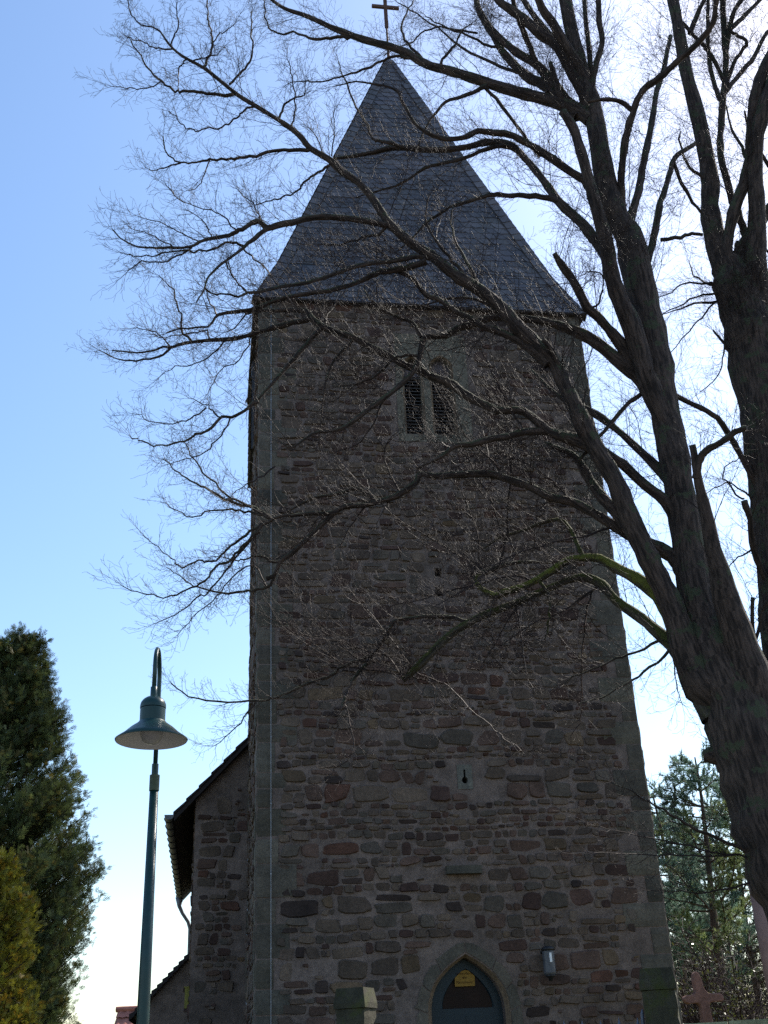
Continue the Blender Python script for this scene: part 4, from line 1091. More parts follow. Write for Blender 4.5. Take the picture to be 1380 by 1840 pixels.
# ------------------------------------------------------------------ lindens: limbs measured in the photograph, each at its own distance
# tree | start width px | end width px | mossy | x,y[,w] ...
TRACE = """
A|190|8|0|1560,2140 1500,1850,180 1460,1680,168 1435,1590,160 1394,1480,158 1370,1400,155 1345,1320,152 1318,1240,140 1282,1160,100 1258,1095,78 1240,1000,64 1225,900,57 1207,800,56 1196,745,58 1180,660,60 1160,560,60 1143,480,58 1128,420,54 1103,380,46 1083,300,40 1066,200,36 1050,150,32 1037,100,28 1016,0,24 1000,-120,16 985,-260,8
A|80|3|0|1330,1275 1262,1230,74 1233,1164,58 1207,1088,48 1182,1037,45 1157,987,43 1131,928,41 1106,865,37 1068,801,35 1040,745,33 1021,705,30 1009,680,28 996,654,28 978,634,28 953,609,29 928,586,29 907,560,28 882,538,26 856,517,24 826,500,22 800,480,21 775,459,20 749,444,19 716,418,18 696,398,17 688,385,16 668,355,15 643,327,14 615,309,13 592,287,12 557,266,11 536,241,10 501,216,9 459,190,8 429,172,7.5 404,152,7 366,122,6 328,101,5 305,81,4 289,58,3
A|90|13|0|1395,1400 1368,1300,84 1345,1200,72 1312,1100,54 1296,1040,42 1281,985,33 1268,920,25 1256,870,19 1248,820,15 1244,800,13
A|44|14|0|1215,800 1186,735,44 1160,670,42 1137,590,38 1115,540,34 1098,490,32 1090,440,30 1078,395,26 1060,330,22 1043,270,20 1030,230,18 1010,200,14
A|16|9|0|1250,860 1256,832,14 1266,812,13 1296,794,12 1322,776,11 1342,768,10
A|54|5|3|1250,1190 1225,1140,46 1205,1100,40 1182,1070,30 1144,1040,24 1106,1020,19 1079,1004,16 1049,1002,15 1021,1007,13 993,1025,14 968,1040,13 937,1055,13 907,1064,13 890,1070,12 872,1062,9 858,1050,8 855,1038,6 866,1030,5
A|54|10|1|1285,1290 1260,1240,50 1233,1192,38 1207,1159,28 1182,1136,24 1152,1111,21 1106,1078,19 1081,1050,17 1049,1037,15 1020,1043,13 996,1053,12 957,1070,12 922,1086,13 894,1096,13 864,1108,14 831,1126,15 810,1140,16 784,1164,16 759,1190,15 736,1212,12 724,1222,10
A|40|9|0|1250,1060 1225,1020,36 1207,999,31 1172,979,26 1137,964,24 1106,946,22 1068,923,18 1030,903,17 988,893,16 957,877,15 922,865,14 881,852,14 831,853,13 780,855,12 754,852,11 748,867,11 718,888,11 703,895,11 675,903,10 652,908,10 622,910,10 601,921,9 584,938,9 551,969,9 525,994,9 504,1009,8 494,1032,8 479,1040,6
A|34|3|0|1215,790 1190,740,34 1157,687,32 1137,667,30 1106,644,26 1072,616,24 1042,599,22 1014,588,18 978,578,16 943,573,15 912,571,14 877,573,13 851,583,13 821,591,12 801,604,11 765,606,10 757,624,10 752,649,10 737,675,10 704,705,9 666,733,9 622,766,8 596,774,6 563,779,5 525,804,3.5 505,795,3
A|26|9|0|1150,675 1114,616,23 1093,591,20 1073,568,19 1055,553,18 1042,527,17 1026,499,16 1007,473,13 996,455,11
A|26|9|0|1085,830 1066,805,26 1030,790,22 988,776,18 942,740,15 897,738,15 877,730,15 851,718,16 826,702,17 811,690,18 775,677,16 750,664,16 729,657,14 693,637,13 658,619,12 633,606,12 602,596,12 577,586,13 559,571,13 551,560,11 526,557,9 501,558,8 468,558,6 440,562,4
A|12|2.5|0|559,573 526,581,10 496,588,10 465,596,9 442,604,9 416,609,8 378,611,7 335,616,6 307,624,5 295,623,4 272,631,4 246,633,3 201,630,2
A|24|4|0|1220,900 1205,870,22 1187,847,20 1157,817,17 1119,781,15 1081,751,14 1055,736,13 1030,728,12 1005,712,9 985,695,7 955,665,4
A|30|4|0|1240,975 1225,950,30 1213,928,27 1195,900,22 1157,870,20 1119,834,19 1093,817,18 1068,799,17 1034,787,17 988,776,16 942,776,14 912,784,13 881,789,12 846,799,11 818,801,9 795,819,7 750,842,4
A|24|4|0|1160,985 1125,945,22 1100,913,22 1079,890,22 1059,862,20 1039,827,15 1020,812,11 1003,806,9 980,795,4
A|24|6|0|985,655 953,626,18 928,611,16 902,598,14 867,586,12 846,573,11 816,558,10 788,538,9 765,530,9 742,502,8 716,489,7 690,488,6
A|14|8|0|1020,690 1006,658,12 990,628,10 975,610,8
A|13|3|0|765,470 729,482,12 691,488,11 666,495,10 643,507,9 592,522,9 551,528,8 521,533,8 488,543,8 463,553,8 429,560,7 393,566,6 378,583,4 363,588,3.5 325,590,3 300,598,2
A|10|2.5|0|770,464 742,462,10 700,470,9 643,477,8 602,492,8 564,505,7 526,512,7 496,517,6 463,525,6 444,526,5 429,533,4 404,528,3.5 383,528,3 368,517,2
A|13|2.5|0|705,405 690,403,12 660,398,12 627,393,12 592,390,12 556,392,12 534,398,12 506,403,12 480,410,12 470,400,10 457,399,10 440,409,8 424,416,8 411,423,7 378,429,7 360,434,6 340,444,5 302,445,5 272,446,4 251,444,3.5 236,439,3 218,429,2.5 203,413,2
A|9|2.5|0|488,408 477,413,9 458,428,8 439,444,6 406,469,5 376,495,4 370,510,3.5 366,522,3 353,543,2
A|5|2|0|442,443 424,436 406,435 383,448 348,454 333,449 302,454 272,462 244,460 231,457
A|4.5|2|0|345,445 328,456 315,462 292,469 262,470 242,478 226,492
A|3.5|1.5|0|424,413 401,388 378,378 338,368 315,353 300,335
A|3|1.5|0|381,428 368,401 338,378
A|3|1.5|0|358,434 327,421 305,408 277,398 246,388
A|3|1.5|0|312,445 287,431 259,418 236,411
A|3.5|1.5|0|476,408 465,385 454,365 431,345
A|3.5|1.5|0|406,470 421,500 442,525
A|4|1.5|0|437,446 452,460 467,474 500,512 526,545
A|4|1.5|0|444,526 420,500 411,473
A|4|1.8|0|289,58 270,50 255,45 240,32 232,15 229,-5
A|4|1.5|0|307,82 315,62 320,48 318,20 316,-8
A|4|1.5|0|310,88 290,89 275,85 258,76 240,71 225,64
A|3.5|1.5|0|335,107 325,115 321,125 320,145 322,163
A|3.5|1.5|0|345,110 360,105 375,102 390,98 405,82
A|5|2|0|366,121 372,105 381,90 380,60 375,40 373,20 372,-10
A|3|1.5|0|381,80 390,65 405,55 420,45
A|5|2|0|412,152 430,132 445,117 453,98 452,75 452,50 452,20
A|7|2|0|430,172 405,171 380,168 355,165 330,164 315,164 300,155 289,147 270,127 253,102 235,72
A|3|1.5|0|289,147 275,155 258,159 240,160 220,158 200,155
A|4.5|2|0|460,192 445,194 432,205 420,215 405,225 390,232 370,230 352,235 335,230 320,215 303,200
A|8|2|0|562,267 530,270 500,270 470,278 440,283 415,286 390,286 370,287 345,293 325,293 308,285 297,270 293,245
A|4|1.5|0|325,293 300,300 280,306 262,302
A|3|1.5|0|378,286 368,310 357,335 340,342
A|5|2|0|592,297 570,310 552,322 537,340 520,350 503,357 485,360 460,368
A|4|1.5|0|525,232 528,210 530,180 525,150 520,120 516,95
A|5|1.5|0|502,212 508,195 520,180 535,175 547,170 549,145
A|3|1.5|0|596,281 600,250 600,225 601,200
A|3|1.5|0|580,275 575,260 565,240 552,228
A|7|2|0|465,723 454,723 428,746 398,752 375,771 352,781 334,791 301,799 274,799 251,791 235,785
A|10|5|0|577,590 551,619 516,659 496,682 475,705 460,722
A|4|1.5|0|398,751 372,730 345,716
A|4|1.5|0|371,733 350,748 327,758 301,761 268,756 248,745
A|4|1.5|0|413,752 398,784 375,806 352,822 327,827 300,835
A|5|1.5|0|344,614 327,591 325,566 317,543 312,522 300,510 285,495
A|3.5|1.5|0|307,624 287,601 262,593 240,590
A|3.5|1.5|0|376,611 373,596 353,598 320,603 289,606 270,600
A|4|1.5|0|411,611 388,629 366,649 343,657 315,659 287,677
A|3.5|1.5|0|454,600 440,630 429,649 404,659 388,677 373,708
A|4|1.5|0|450,560 444,563 431,578 418,590 400,598
A|4|1.5|0|390,568 378,545 371,527 368,502
A|5|1.5|0|307,624 292,637 269,644 234,647 203,643 180,630
A|9|3|0|680,902 642,878 606,888 568,893 533,910 513,921
A|9|5|0|605,920 591,923 551,923 525,926 504,928 489,933
A|7|2|0|489,933 474,923 454,913 421,903 398,893 375,880 352,867 327,855 309,839 296,827
A|5|2|0|470,920 451,912 421,898 400,883 378,862 360,842 345,819 332,796
A|5|1.5|0|489,933 465,925 440,918 416,916 378,917 352,928 327,923 300,905
A|6|1.5|0|489,934 466,946 449,956 423,976 408,987 393,1004 375,1010 357,1007 337,1017 322,1017 307,1004 289,987 274,976
A|6|1.5|0|470,944 446,971 423,997 413,1009 388,1017 375,1037 352,1053 327,1065 301,1073 276,1068 246,1063 220,1053
A|5|1.5|0|466,956 442,980 421,1004 408,1022 393,1042 372,1065 355,1073 337,1090 315,1105 280,1120
A|5|1.5|0|504,1009 487,1007 466,999 446,1002 428,1008 410,1003 385,1000
A|6|1.5|0|494,1032 479,1055 454,1060 428,1065 398,1064 352,1054 337,1047 317,1030 300,1020
A|4|1.5|0|479,1055 456,1014 416,1037 398,1065 372,1088 345,1110 320,1140
A|4.5|1.5|0|495,838 464,860 443,870 416,891
A|4|1.5|0|660,907 622,960 607,1010
A|3.5|1.5|1|866,1022 856,1012 818,994 780,969 728,941 688,908 657,878 622,842 599,814
A|4.5|1.5|1|890,1030 897,1019 907,974 912,923 917,852 918,789 902,741 881,700
A|3.5|1.5|1|868,1020 861,994 854,949 836,900 805,845 790,810
A|3.5|1.5|1|900,985 904,966 884,903 869,872 843,832 828,794 818,751 806,720
A|7|2|1|969,1045 983,1065 988,1080 989,1101 984,1129 978,1150
A|12|3|0|866,1030 890,1022 920,1012 960,1010 990,1012
A|9|3|1|1049,1004 1015,938 975,940 935,955 900,965 870,985
A|4|1.5|0|723,1212 670,1202 622,1197 594,1179 543,1144 505,1121 480,1108
A|4|1.5|1|734,1205 734,1192 696,1139 668,1106 645,1080 630,1063
A|4|1.5|0|728,1212 696,1195 637,1182 607,1151 574,1126 536,1075
A|4|1.5|0|725,1218 700,1185 668,1172 612,1154 560,1144 531,1141
A|8|2.5|0|845,1118 800,1108 740,1112 708,1118 678,1167 658,1182 622,1195 589,1215 551,1230 505,1250 480,1258 450,1260 390,1262 340,1250 308,1228
A|3.5|1.5|0|460,1262 440,1290 415,1315 385,1340
A|8|5|0|668,1182 647,1207 630,1233 620,1258 612,1276
A|3.5|1.5|0|618,1262 622,1268 627,1299 637,1329 632,1352 617,1370 602,1382 589,1400
A|3|1.5|0|736,1212 775,1230 782,1253 777,1286
A|3.5|1.5|0|740,1205 780,1222 805,1233 843,1271 881,1304 907,1326 937,1349
A|5|2|0|1080,1046 1067,1060 1056,1088 1049,1139 1046,1202 1045,1266 1041,1299 1026,1324
A|4|1.5|0|936,1082 930,1088 902,1134 881,1172 864,1202
A|3.5|1.5|0|928,1086 930,1101 937,1156 945,1212 958,1236
A|6|2|0|1187,1150 1142,1172 1106,1184 1068,1202 1037,1212 1010,1230
A|6|2|0|1205,1165 1169,1200 1137,1222 1106,1240 1068,1258 1040,1265
A|3|1.5|0|1210,1170 1212,1210 1218,1240 1226,1265
A|7|2|2|1340,1530 1322,1519 1268,1499 1240,1484 1213,1468 1182,1448 1157,1436 1131,1418 1098,1406
A|4.5|1.5|2|1345,1545 1327,1537 1273,1532 1223,1517 1175,1507 1114,1494 1068,1484
A|5|1.5|0|1370,1588 1347,1588 1304,1598 1258,1603 1207,1603 1170,1600
A|4|1.5|2|1330,1535 1309,1537 1240,1540 1182,1537 1120,1535 1068,1532
A|15|10|0|1118,375 1116,330 1121,266 1131,223 1139,198 1149,172 1167,152 1187,139 1207,119 1230,99 1253,79 1268,61 1281,41 1284,25 1290,-15
A|18|8|2|1131,400 1144,355,16 1152,317,14 1159,279 1167,241 1174,203 1180,165 1190,134 1197,101 1205,65
A|10|5|0|1136,198 1116,183 1091,178 1055,183
A|16|8|2|1166,560 1164,502,15 1162,472,15 1172,439 1180,401 1187,363 1195,342 1205,304 1210,287 1223,274 1248,259
A|8|6|2|1187,431 1223,426 1243,421 1263,422
A|8|5|0|1211,290 1220,317 1240,355 1260,382
A|9|6|2|1190,683 1157,705 1131,723 1106,751 1076,786 1050,817 1040,828
A|22|7|0|1055,205 1026,188 978,152,20 953,142 925,117 902,91,15 887,63 864,25,12 856,0 845,-60,6
A|24|7|0|1040,210 1020,185 971,122,18 928,94 892,63,13 872,38 859,15 850,-40,6
A|26|8|0|1060,180 1040,150 1004,86,23 973,63 943,36,19 915,15 895,0,14 870,-40,7
A|24|9|0|1060,160 1040,120 1009,71,20 993,41 973,13,16 955,-40,8
A|18|8|0|1035,130 1010,95 985,60 955,22 925,-25
A|14|8|0|1035,200 1008,175 998,142 988,112
A|11|8|0|965,120 953,86 938,51 928,25 918,-20
A|12|10|0|1085,270 1064,200 1065,150 1072,114 1082,76 1076,38 1075,-10
A|10|8|0|1064,160 1058,84 1052,33 1049,-15
A|28|4|0|1060,215 1029,195 978,178,24 928,165,22 864,145,20 813,129,18 775,119,17 750,107,16 729,94,15 691,81,14 653,71,13 602,52,11 572,38,9 546,27,8 518,18,7 501,9,6 480,-8,5 455,-40,3
A|7|1.5|0|640,68 615,66 585,69 556,69 535,60 504,60 488,53 478,38 477,20 470,-10
A|6|1.5|0|745,106 720,103 700,104 665,120 630,134 600,141 570,147 545,145 515,152
A|9|2.5|0|880,150 864,160 826,175 801,183 783,203 773,216 758,243 752,262
A|7|6|0|864,148 892,178 927,223 950,254 970,282
A|19|2|0|1080,365 1050,325,17 1029,312 978,276,15 943,256 915,241 887,238 859,236,11 834,247 801,250,9 767,238 742,218,6 724,183 714,165 701,157 678,152 638,147,3 600,155
A|22|5|0|1095,470 1064,424,20 1042,398,20 1004,363,18 986,337 963,307,15 943,284 925,266 902,256,13 872,256 839,264 801,269,11 750,269 737,266 704,266 671,274,9 638,280 600,285
A|8|2|0|775,269 754,269 716,261 678,254 670,248 653,215 635,183 617,134 608,110
A|9|2.5|0|930,270 902,262 872,269 839,282 801,292 763,302 720,330 690,340 640,355
A|12|3|0|1020,378 1004,362 973,354 940,351 912,351 887,350 862,355 834,365 813,370 793,383 765,401 740,430 715,450
A|6|2|0|790,120 800,100 818,78 830,58 850,40
A|6|2|0|760,108 740,85 725,62 722,40 735,15 745,-10
A|7|2|0|985,165 950,140 880,112 830,85 785,50 750,25 715,5
A|6|2|0|905,92 870,78 830,62 790,44 765,30
A|5|2|0|858,60 830,55 790,50 765,55 740,75 715,85 690,100
A|7|2|0|840,500 815,470 790,440 770,410 765,380 772,350
A|8|2|0|860,519 845,480 820,440 810,400 815,370
A|7|2|0|930,590 900,560 860,540 815,535 770,545 730,555
A|6|2|0|700,400 680,420 640,430 610,440 580,438
A|8|2|0|757,606 740,580 715,570 690,560 670,545 655,520
A|6|2|0|752,640 720,640 700,650 680,672 640,690 600,695
A|6|2|0|637,608 622,625 600,650 585,690 577,750 572,800
A|5|2|0|1060,555 1075,545 1082,520 1084,495 1062,488 1045,495
A|5|2|0|700,705 680,740 660,780 640,800 610,810
A|5|1.5|0|942,776 920,740 900,700 880,660 860,620
A|5|1.5|0|900,853 880,820 850,800 830,770 815,735
A|5|1.5|0|720,888 700,850 690,820 700,790 720,770
A|5|1.5|0|1030,903 1000,870 970,850 940,830 900,820
A|5|1.5|0|1106,946 1060,960 1010,970 960,985 910,1000 850,1050 800,1080
A|5|1.5|0|1081,1050 1040,1080 1000,1105 960,1120 900,1160
A|5|1.5|0|975,1045 930,1035 880,1045 820,1060 760,1075 700,1090
B|150|7|0|1475,1450 1450,1300,140 1425,1100,122 1408,950,112 1394,850,108 1381,750,104 1366,680,100 1350,600,98 1330,540,90 1312,490,64 1296,460,46 1277,390,38 1276,330,35 1267,270,30 1252,200,28 1233,130,25 1221,60,22 1209,0,20 1190,-90,14 1170,-200,7
B|60|18|0|1340,580 1318,510,34 1306,459,24 1311,413,22 1322,370,22 1337,330,22 1347,287,23 1352,240,24 1356,190,25 1366,142,24 1385,100,22 1420,30,18
B|60|26|0|1362,620 1362,520,46 1357,469,40 1360,426,36 1359,350,32 1356,304,28 1362,240,28 1378,180,30 1400,120,26
B|40|20|0|1335,540 1329,469,36 1347,434,34 1365,401,24 1390,365,20
B|14|10|0|1345,440 1334,406 1324,375 1317,363 1306,322 1296,287 1294,254 1296,216 1299,178 1304,142 1304,101 1301,51 1299,0 1296,-60
B|8|6|0|1304,155 1317,122 1337,86 1341,74 1322,61 1309,50
B|9|7|0|1304,165 1314,152 1334,127 1355,101 1372,68 1390,45
B|9|6|0|1302,150 1299,142 1279,101 1263,81 1233,48 1222,35
B|9|6|0|1298,185 1291,172 1281,142 1273,96 1271,51 1273,-10
B|10|7|0|1304,95 1315,30 1332,0 1345,-30
B|9|6|0|1312,52 1334,33 1365,0 1385,-20
B|10|6|0|1240,60 1255,20 1266,0 1280,-40
B|9|8|0|1322,480 1324,439 1334,437
B|12|9|2|1378,900 1360,872 1329,814 1309,781 1289,751 1258,733 1212,710 1188,684
B|5|1.5|0|1295,508 1276,510 1246,495 1238,470
B|5|1.5|0|1300,520 1276,510 1225,510 1207,525 1175,538
B|5|1.5|0|1310,530 1286,527 1251,533 1215,550 1180,568
B|6|1.5|0|1312,540 1289,541 1258,544 1225,553 1182,567
B|4|1.5|0|1312,540 1284,545 1260,570 1238,596 1200,639
B|6|4|0|1325,640 1311,631 1296,612 1281,593
B|3.5|1.5|0|1316,600 1304,610 1298,645 1289,675 1258,705
B|12|12|0|1400,1090 1377,1042 1360,1004 1352,974 1347,933 1337,900
B|4|1.5|0|1337,897 1329,893 1310,872 1299,852 1309,834 1329,822
B|4|1.5|0|1365,905 1335,885 1309,867 1290,875 1268,888
B|4|1.5|0|1352,985 1347,989 1325,1003 1309,1020
B|9|7|0|1395,1280 1380,1253 1370,1215 1357,1159 1352,1126 1353,1073
B|7|6|0|1357,1150 1367,1110 1378,1085 1390,1068
B|3.5|1.5|2|1365,1165 1352,1172 1317,1182 1284,1183 1253,1184 1223,1162
B|8|3|0|1276,345 1262,320 1240,300 1225,270 1222,240
B|7|3|0|1345,290 1325,250 1312,225 1305,190
B|9|4|0|1400,330 1383,300 1360,262 1345,235 1338,200
B|7|3|0|1400,480 1385,465 1372,440
A|44|24|0|1330,1345 1292,1356,40 1264,1358,26
"""
rt = random.Random(20)
def catmull(P, n):
    P = np.vstack([2 * P[0] - P[1], P, 2 * P[-1] - P[-2]])
    out = []
    for i in range(1, len(P) - 2):
        p0, p1, p2, p3 = P[i - 1], P[i], P[i + 1], P[i + 2]
        for k in range(n):
            t = k / n
            out.append(0.5 * ((2 * p1) + (-p0 + p2) * t + (2 * p0 - 5 * p1 + 4 * p2 - p3) * t * t + (-p0 + 3 * p1 - 3 * p2 + p3) * t ** 3))
    out.append(P[-2])
    return np.array(out)
TREE_Y = {'A': 11.5, 'B': 13.2}
roots = {}
for key, lab in (('A', 'large leaning bare linden tree with mossy limbs spreading across the church tower'),
                 ('B', 'tall bare linden tree at the right edge behind the leaning one')):
    p = at_y(1560, 2140, TREE_Y['A']) if key == 'A' else at_y(1475, 1450, TREE_Y['B'])
    roots[key] = empty('linden_tree', (p[0], p[1], ground_z(p[0], p[1])), lab, 'tree', 'bare lindens by the church')
branches = {'A': [], 'B': []}      # (pts3d, radii, pxw, style)
placed = {'A': [], 'B': []}        # (x, y, Y, w)
limbs = []
for ln in TRACE.strip().splitlines():
    tr, w0, w1, sty, pts = ln.split('|')
    w0, w1, sty = float(w0), float(w1), int(sty)
    P, Wd = [], []
    for s in pts.split():
        q = [float(a) for a in s.split(',')]
        P.append(q[:2]); Wd.append(q[2] if len(q) > 2 else None)
    Wd[0] = w0; Wd[-1] = w1
    P = np.array(P)
    L = np.concatenate([[0], np.cumsum(np.linalg.norm(np.diff(P, axis=0), axis=1))])
    kn = [i for i, a in enumerate(Wd) if a is not None]
    Wd = np.interp(L, L[kn], [Wd[i] for i in kn])
    Y0 = TREE_Y[tr]
    first = not placed[tr]
    if not first:
        arr = np.array(placed[tr])
        d = np.hypot(arr[:, 0] - P[0][0], arr[:, 1] - P[0][1]) - arr[:, 3] * 0.3
        Y0 = arr[np.argmin(d), 2]
    span = L[-1] / 171.0
    dy = 0.0 if first else max(-2.2, min(2.2, rt.uniform(-0.55, 0.55) * span))
    if w0 > 40 and not first: dy = rt.choice([-1, 1]) * min(1.2, 0.25 * span)
    Ys = Y0 + dy * (L / L[-1]) ** 1.2
    if not first and tr == 'A': Ys = np.clip(Ys, 8.6, 14.0)
    n = 3 if len(P) > 3 else 5
    full = catmull(np.column_stack([P, Ys, Wd]), n)
    if w0 < 20 and not first:
        jj = 0.8 if w0 < 9 else 0.5
        full[1:-1, :2] += np.array([[rt.gauss(0, jj), rt.gauss(0, jj)] for _ in range(len(full) - 2)])
    if w0 < 9:                                     # thin wood is kinked rather than smooth
        full[1:-1, :2] += np.array([[rt.gauss(0, 1.0), rt.gauss(0, 1.0)] for _ in range(len(full) - 2)])
    pts3, rad = [], []
    for x, y, Yq, w in full:
        q = at_y(x, y, Yq)
        pts3.append(q); rad.append(max(w, 1.0) * (0.93 if w > 14 else 1.0) * depth_of(q) / F_PX / 2)
        placed[tr].append((x, y, Yq, w))
    pts3, rad = np.array(pts3), np.array(rad)
    if first:                                       # carry the trunk down into the ground
        g = pts3[0].copy(); k = 0
        ext = []
        if pts3[0][2] > ground_z(g[0], g[1]):
            dirn = pts3[0] - pts3[1]; dirn /= np.linalg.norm(dirn)
            st = (pts3[0][2] - ground_z(g[0], g[1]) + 0.3)
            ext = [pts3[0] + np.array([dirn[0] * 0.3, 0, -1]) * st, pts3[0] + np.array([dirn[0] * 0.15, 0, -0.5]) * st]
            pts3 = np.vstack([ext, pts3]); rad = np.concatenate([[rad[0] * 1.35, rad[0] * 1.08], rad])
    branches[tr].append((pts3, rad, w0, w1, sty))

def limb_mesh(name, P, rad, mat, parent, n):
    # gnarled radius, smooth rings and UVs (around, along)
    seg = np.linalg.norm(np.diff(P, axis=0), axis=1)
    L = np.concatenate([[0], np.cumsum(seg)])
    ph_ = rt.uniform(0, 6); rr = np.array([r * (1 + rt.gauss(0, 0.05) + (0.03 if n < 20 else 0.0) * math.sin(l / max(0.05, r) * 0.4 + ph_)) for r, l in zip(rad, L)])
    vs, fs = tube_geo(P, rr, n)
    vs = [tuple(np.array(v) + (np.array(v) - P[i // n]) * rt.gauss(0, 0.035)) for i, v in enumerate(vs)]
    nq = len(fs)
    fs = fs + [[len(vs) - n + i for i in range(n)]]
    me = bpy.data.meshes.new(name); me.from_pydata(vs, [], fs)
    me.materials.append(mat)
    uv = me.uv_layers.new(name='UVMap')
    co = []
    for i in range(len(P) - 1):
        c0 = 2 * math.pi * rad[i]
        cc = max(0.1, c0)
        for j in range(n):
            co += [j / n * cc, L[i], (j + 1) / n * cc, L[i], (j + 1) / n * cc, L[i + 1], j / n * cc, L[i + 1]]
    co += [0.0, L[-1]] * n
    uv.data.foreach_set('uv', co)
    me.polygons.foreach_set('use_smooth', [True] * nq + [False])
    me.update()
    return link(name, me, parent)

# twigs ------------------------------------------------------------------
class Twigs:
    def __init__(s): s.P, s.R, s.E = [], [], []
    def strand(s, pts, rads):
        s.P += pts; s.R += rads; s.E += [1] * (len(pts) - 1) + [0]
    def build(s, name, mat, parent):
        P = np.array(s.P); Rr = np.array(s.R); E = np.array(s.E)
        n = len(P)
        nxt = np.where(E == 1, np.arange(n) + 1, np.arange(n))
        prv = np.arange(n) - 1; prv[0] = 0
        prv = np.where(np.concatenate([[0], E[:-1]]) == 1, prv, np.arange(n))
        T = P[nxt] - P[prv]; T /= np.linalg.norm(T, axis=1, keepdims=True) + 1e-9
        ref = np.where(np.abs(T[:, 2:3]) < 0.9, np.array([[0, 0, 1.0]]), np.array([[1.0, 0, 0]]))
        X = np.cross(T, ref); X /= np.linalg.norm(X, axis=1, keepdims=True) + 1e-9
        Y = np.cross(T, X)
        V = np.empty((n, 3, 3))
        for k in range(3):
            a = 2 * math.pi * k / 3
            V[:, k] = P + Rr[:, None] * (math.cos(a) * X + math.sin(a) * Y)
        i = np.nonzero(E)[0]
        Fq = np.concatenate([np.stack([i * 3 + k, i * 3 + (k + 1) % 3, (i + 1) * 3 + (k + 1) % 3, (i + 1) * 3 + k], 1) for k in range(3)])
        return np_mesh(name, V.reshape(-1, 3), Fq, mat, parent, smooth=True)
def rnd_perp(T, g):
    while True:
        v = np.array([g.gauss(0, 1), g.gauss(0, 1), g.gauss(0, 1)])
        v = v - T * (v @ T); l = np.linalg.norm(v)
        if l > 0.2: return v / l
RMIN = 0.0015
def grow(tw, p, d, L, r, lev, g, up=0.06):
    """zigzag shoot with alternate side shoots"""
    st = {0: 0.11, 1: 0.062, 2: 0.045, 3: 0.03}[lev]
    n = max(2, int(L / st))
    pts, rads, dirs = [p], [r], [d]
    side = rnd_perp(d, g)
    for k in range(n):
        zig = (0.30 if lev else 0.2) * (1 if k % 2 else -1)
        d = d + side * zig * g.uniform(0.3, 1.0) + np.array([g.gauss(0, 0.10), g.gauss(0, 0.10), g.gauss(0, 0.10) + up])
        d /= np.linalg.norm(d)
        p = p + d * st * g.uniform(0.75, 1.25)
        pts.append(p); dirs.append(d); rads.append(max(RMIN, r * (1 - 0.72 * (k + 1) / n)))
    tw.strand(pts, rads)
    if lev >= 3: return
    for k in range(1, n + 1):
        pr = {0: 0.9, 1: 0.72, 2: 0.42}[lev]
        if g.random() > pr: continue
        s = side * (1 if k % 2 else -1)
        nd = dirs[k] * g.uniform(0.5, 0.95) + s * g.uniform(0.5, 1.0) + rnd_perp(dirs[k], g) * 0.35
        nd /= np.linalg.norm(nd)
        f = 1 - 0.55 * k / n
        nl = {0: g.uniform(0.3, 0.62), 1: g.uniform(0.12, 0.30), 2: g.uniform(0.035, 0.09)}[lev] * f
        grow(tw, pts[k], nd, nl, max(RMIN, rads[k] * 0.6), lev + 1, g, up * 0.8)

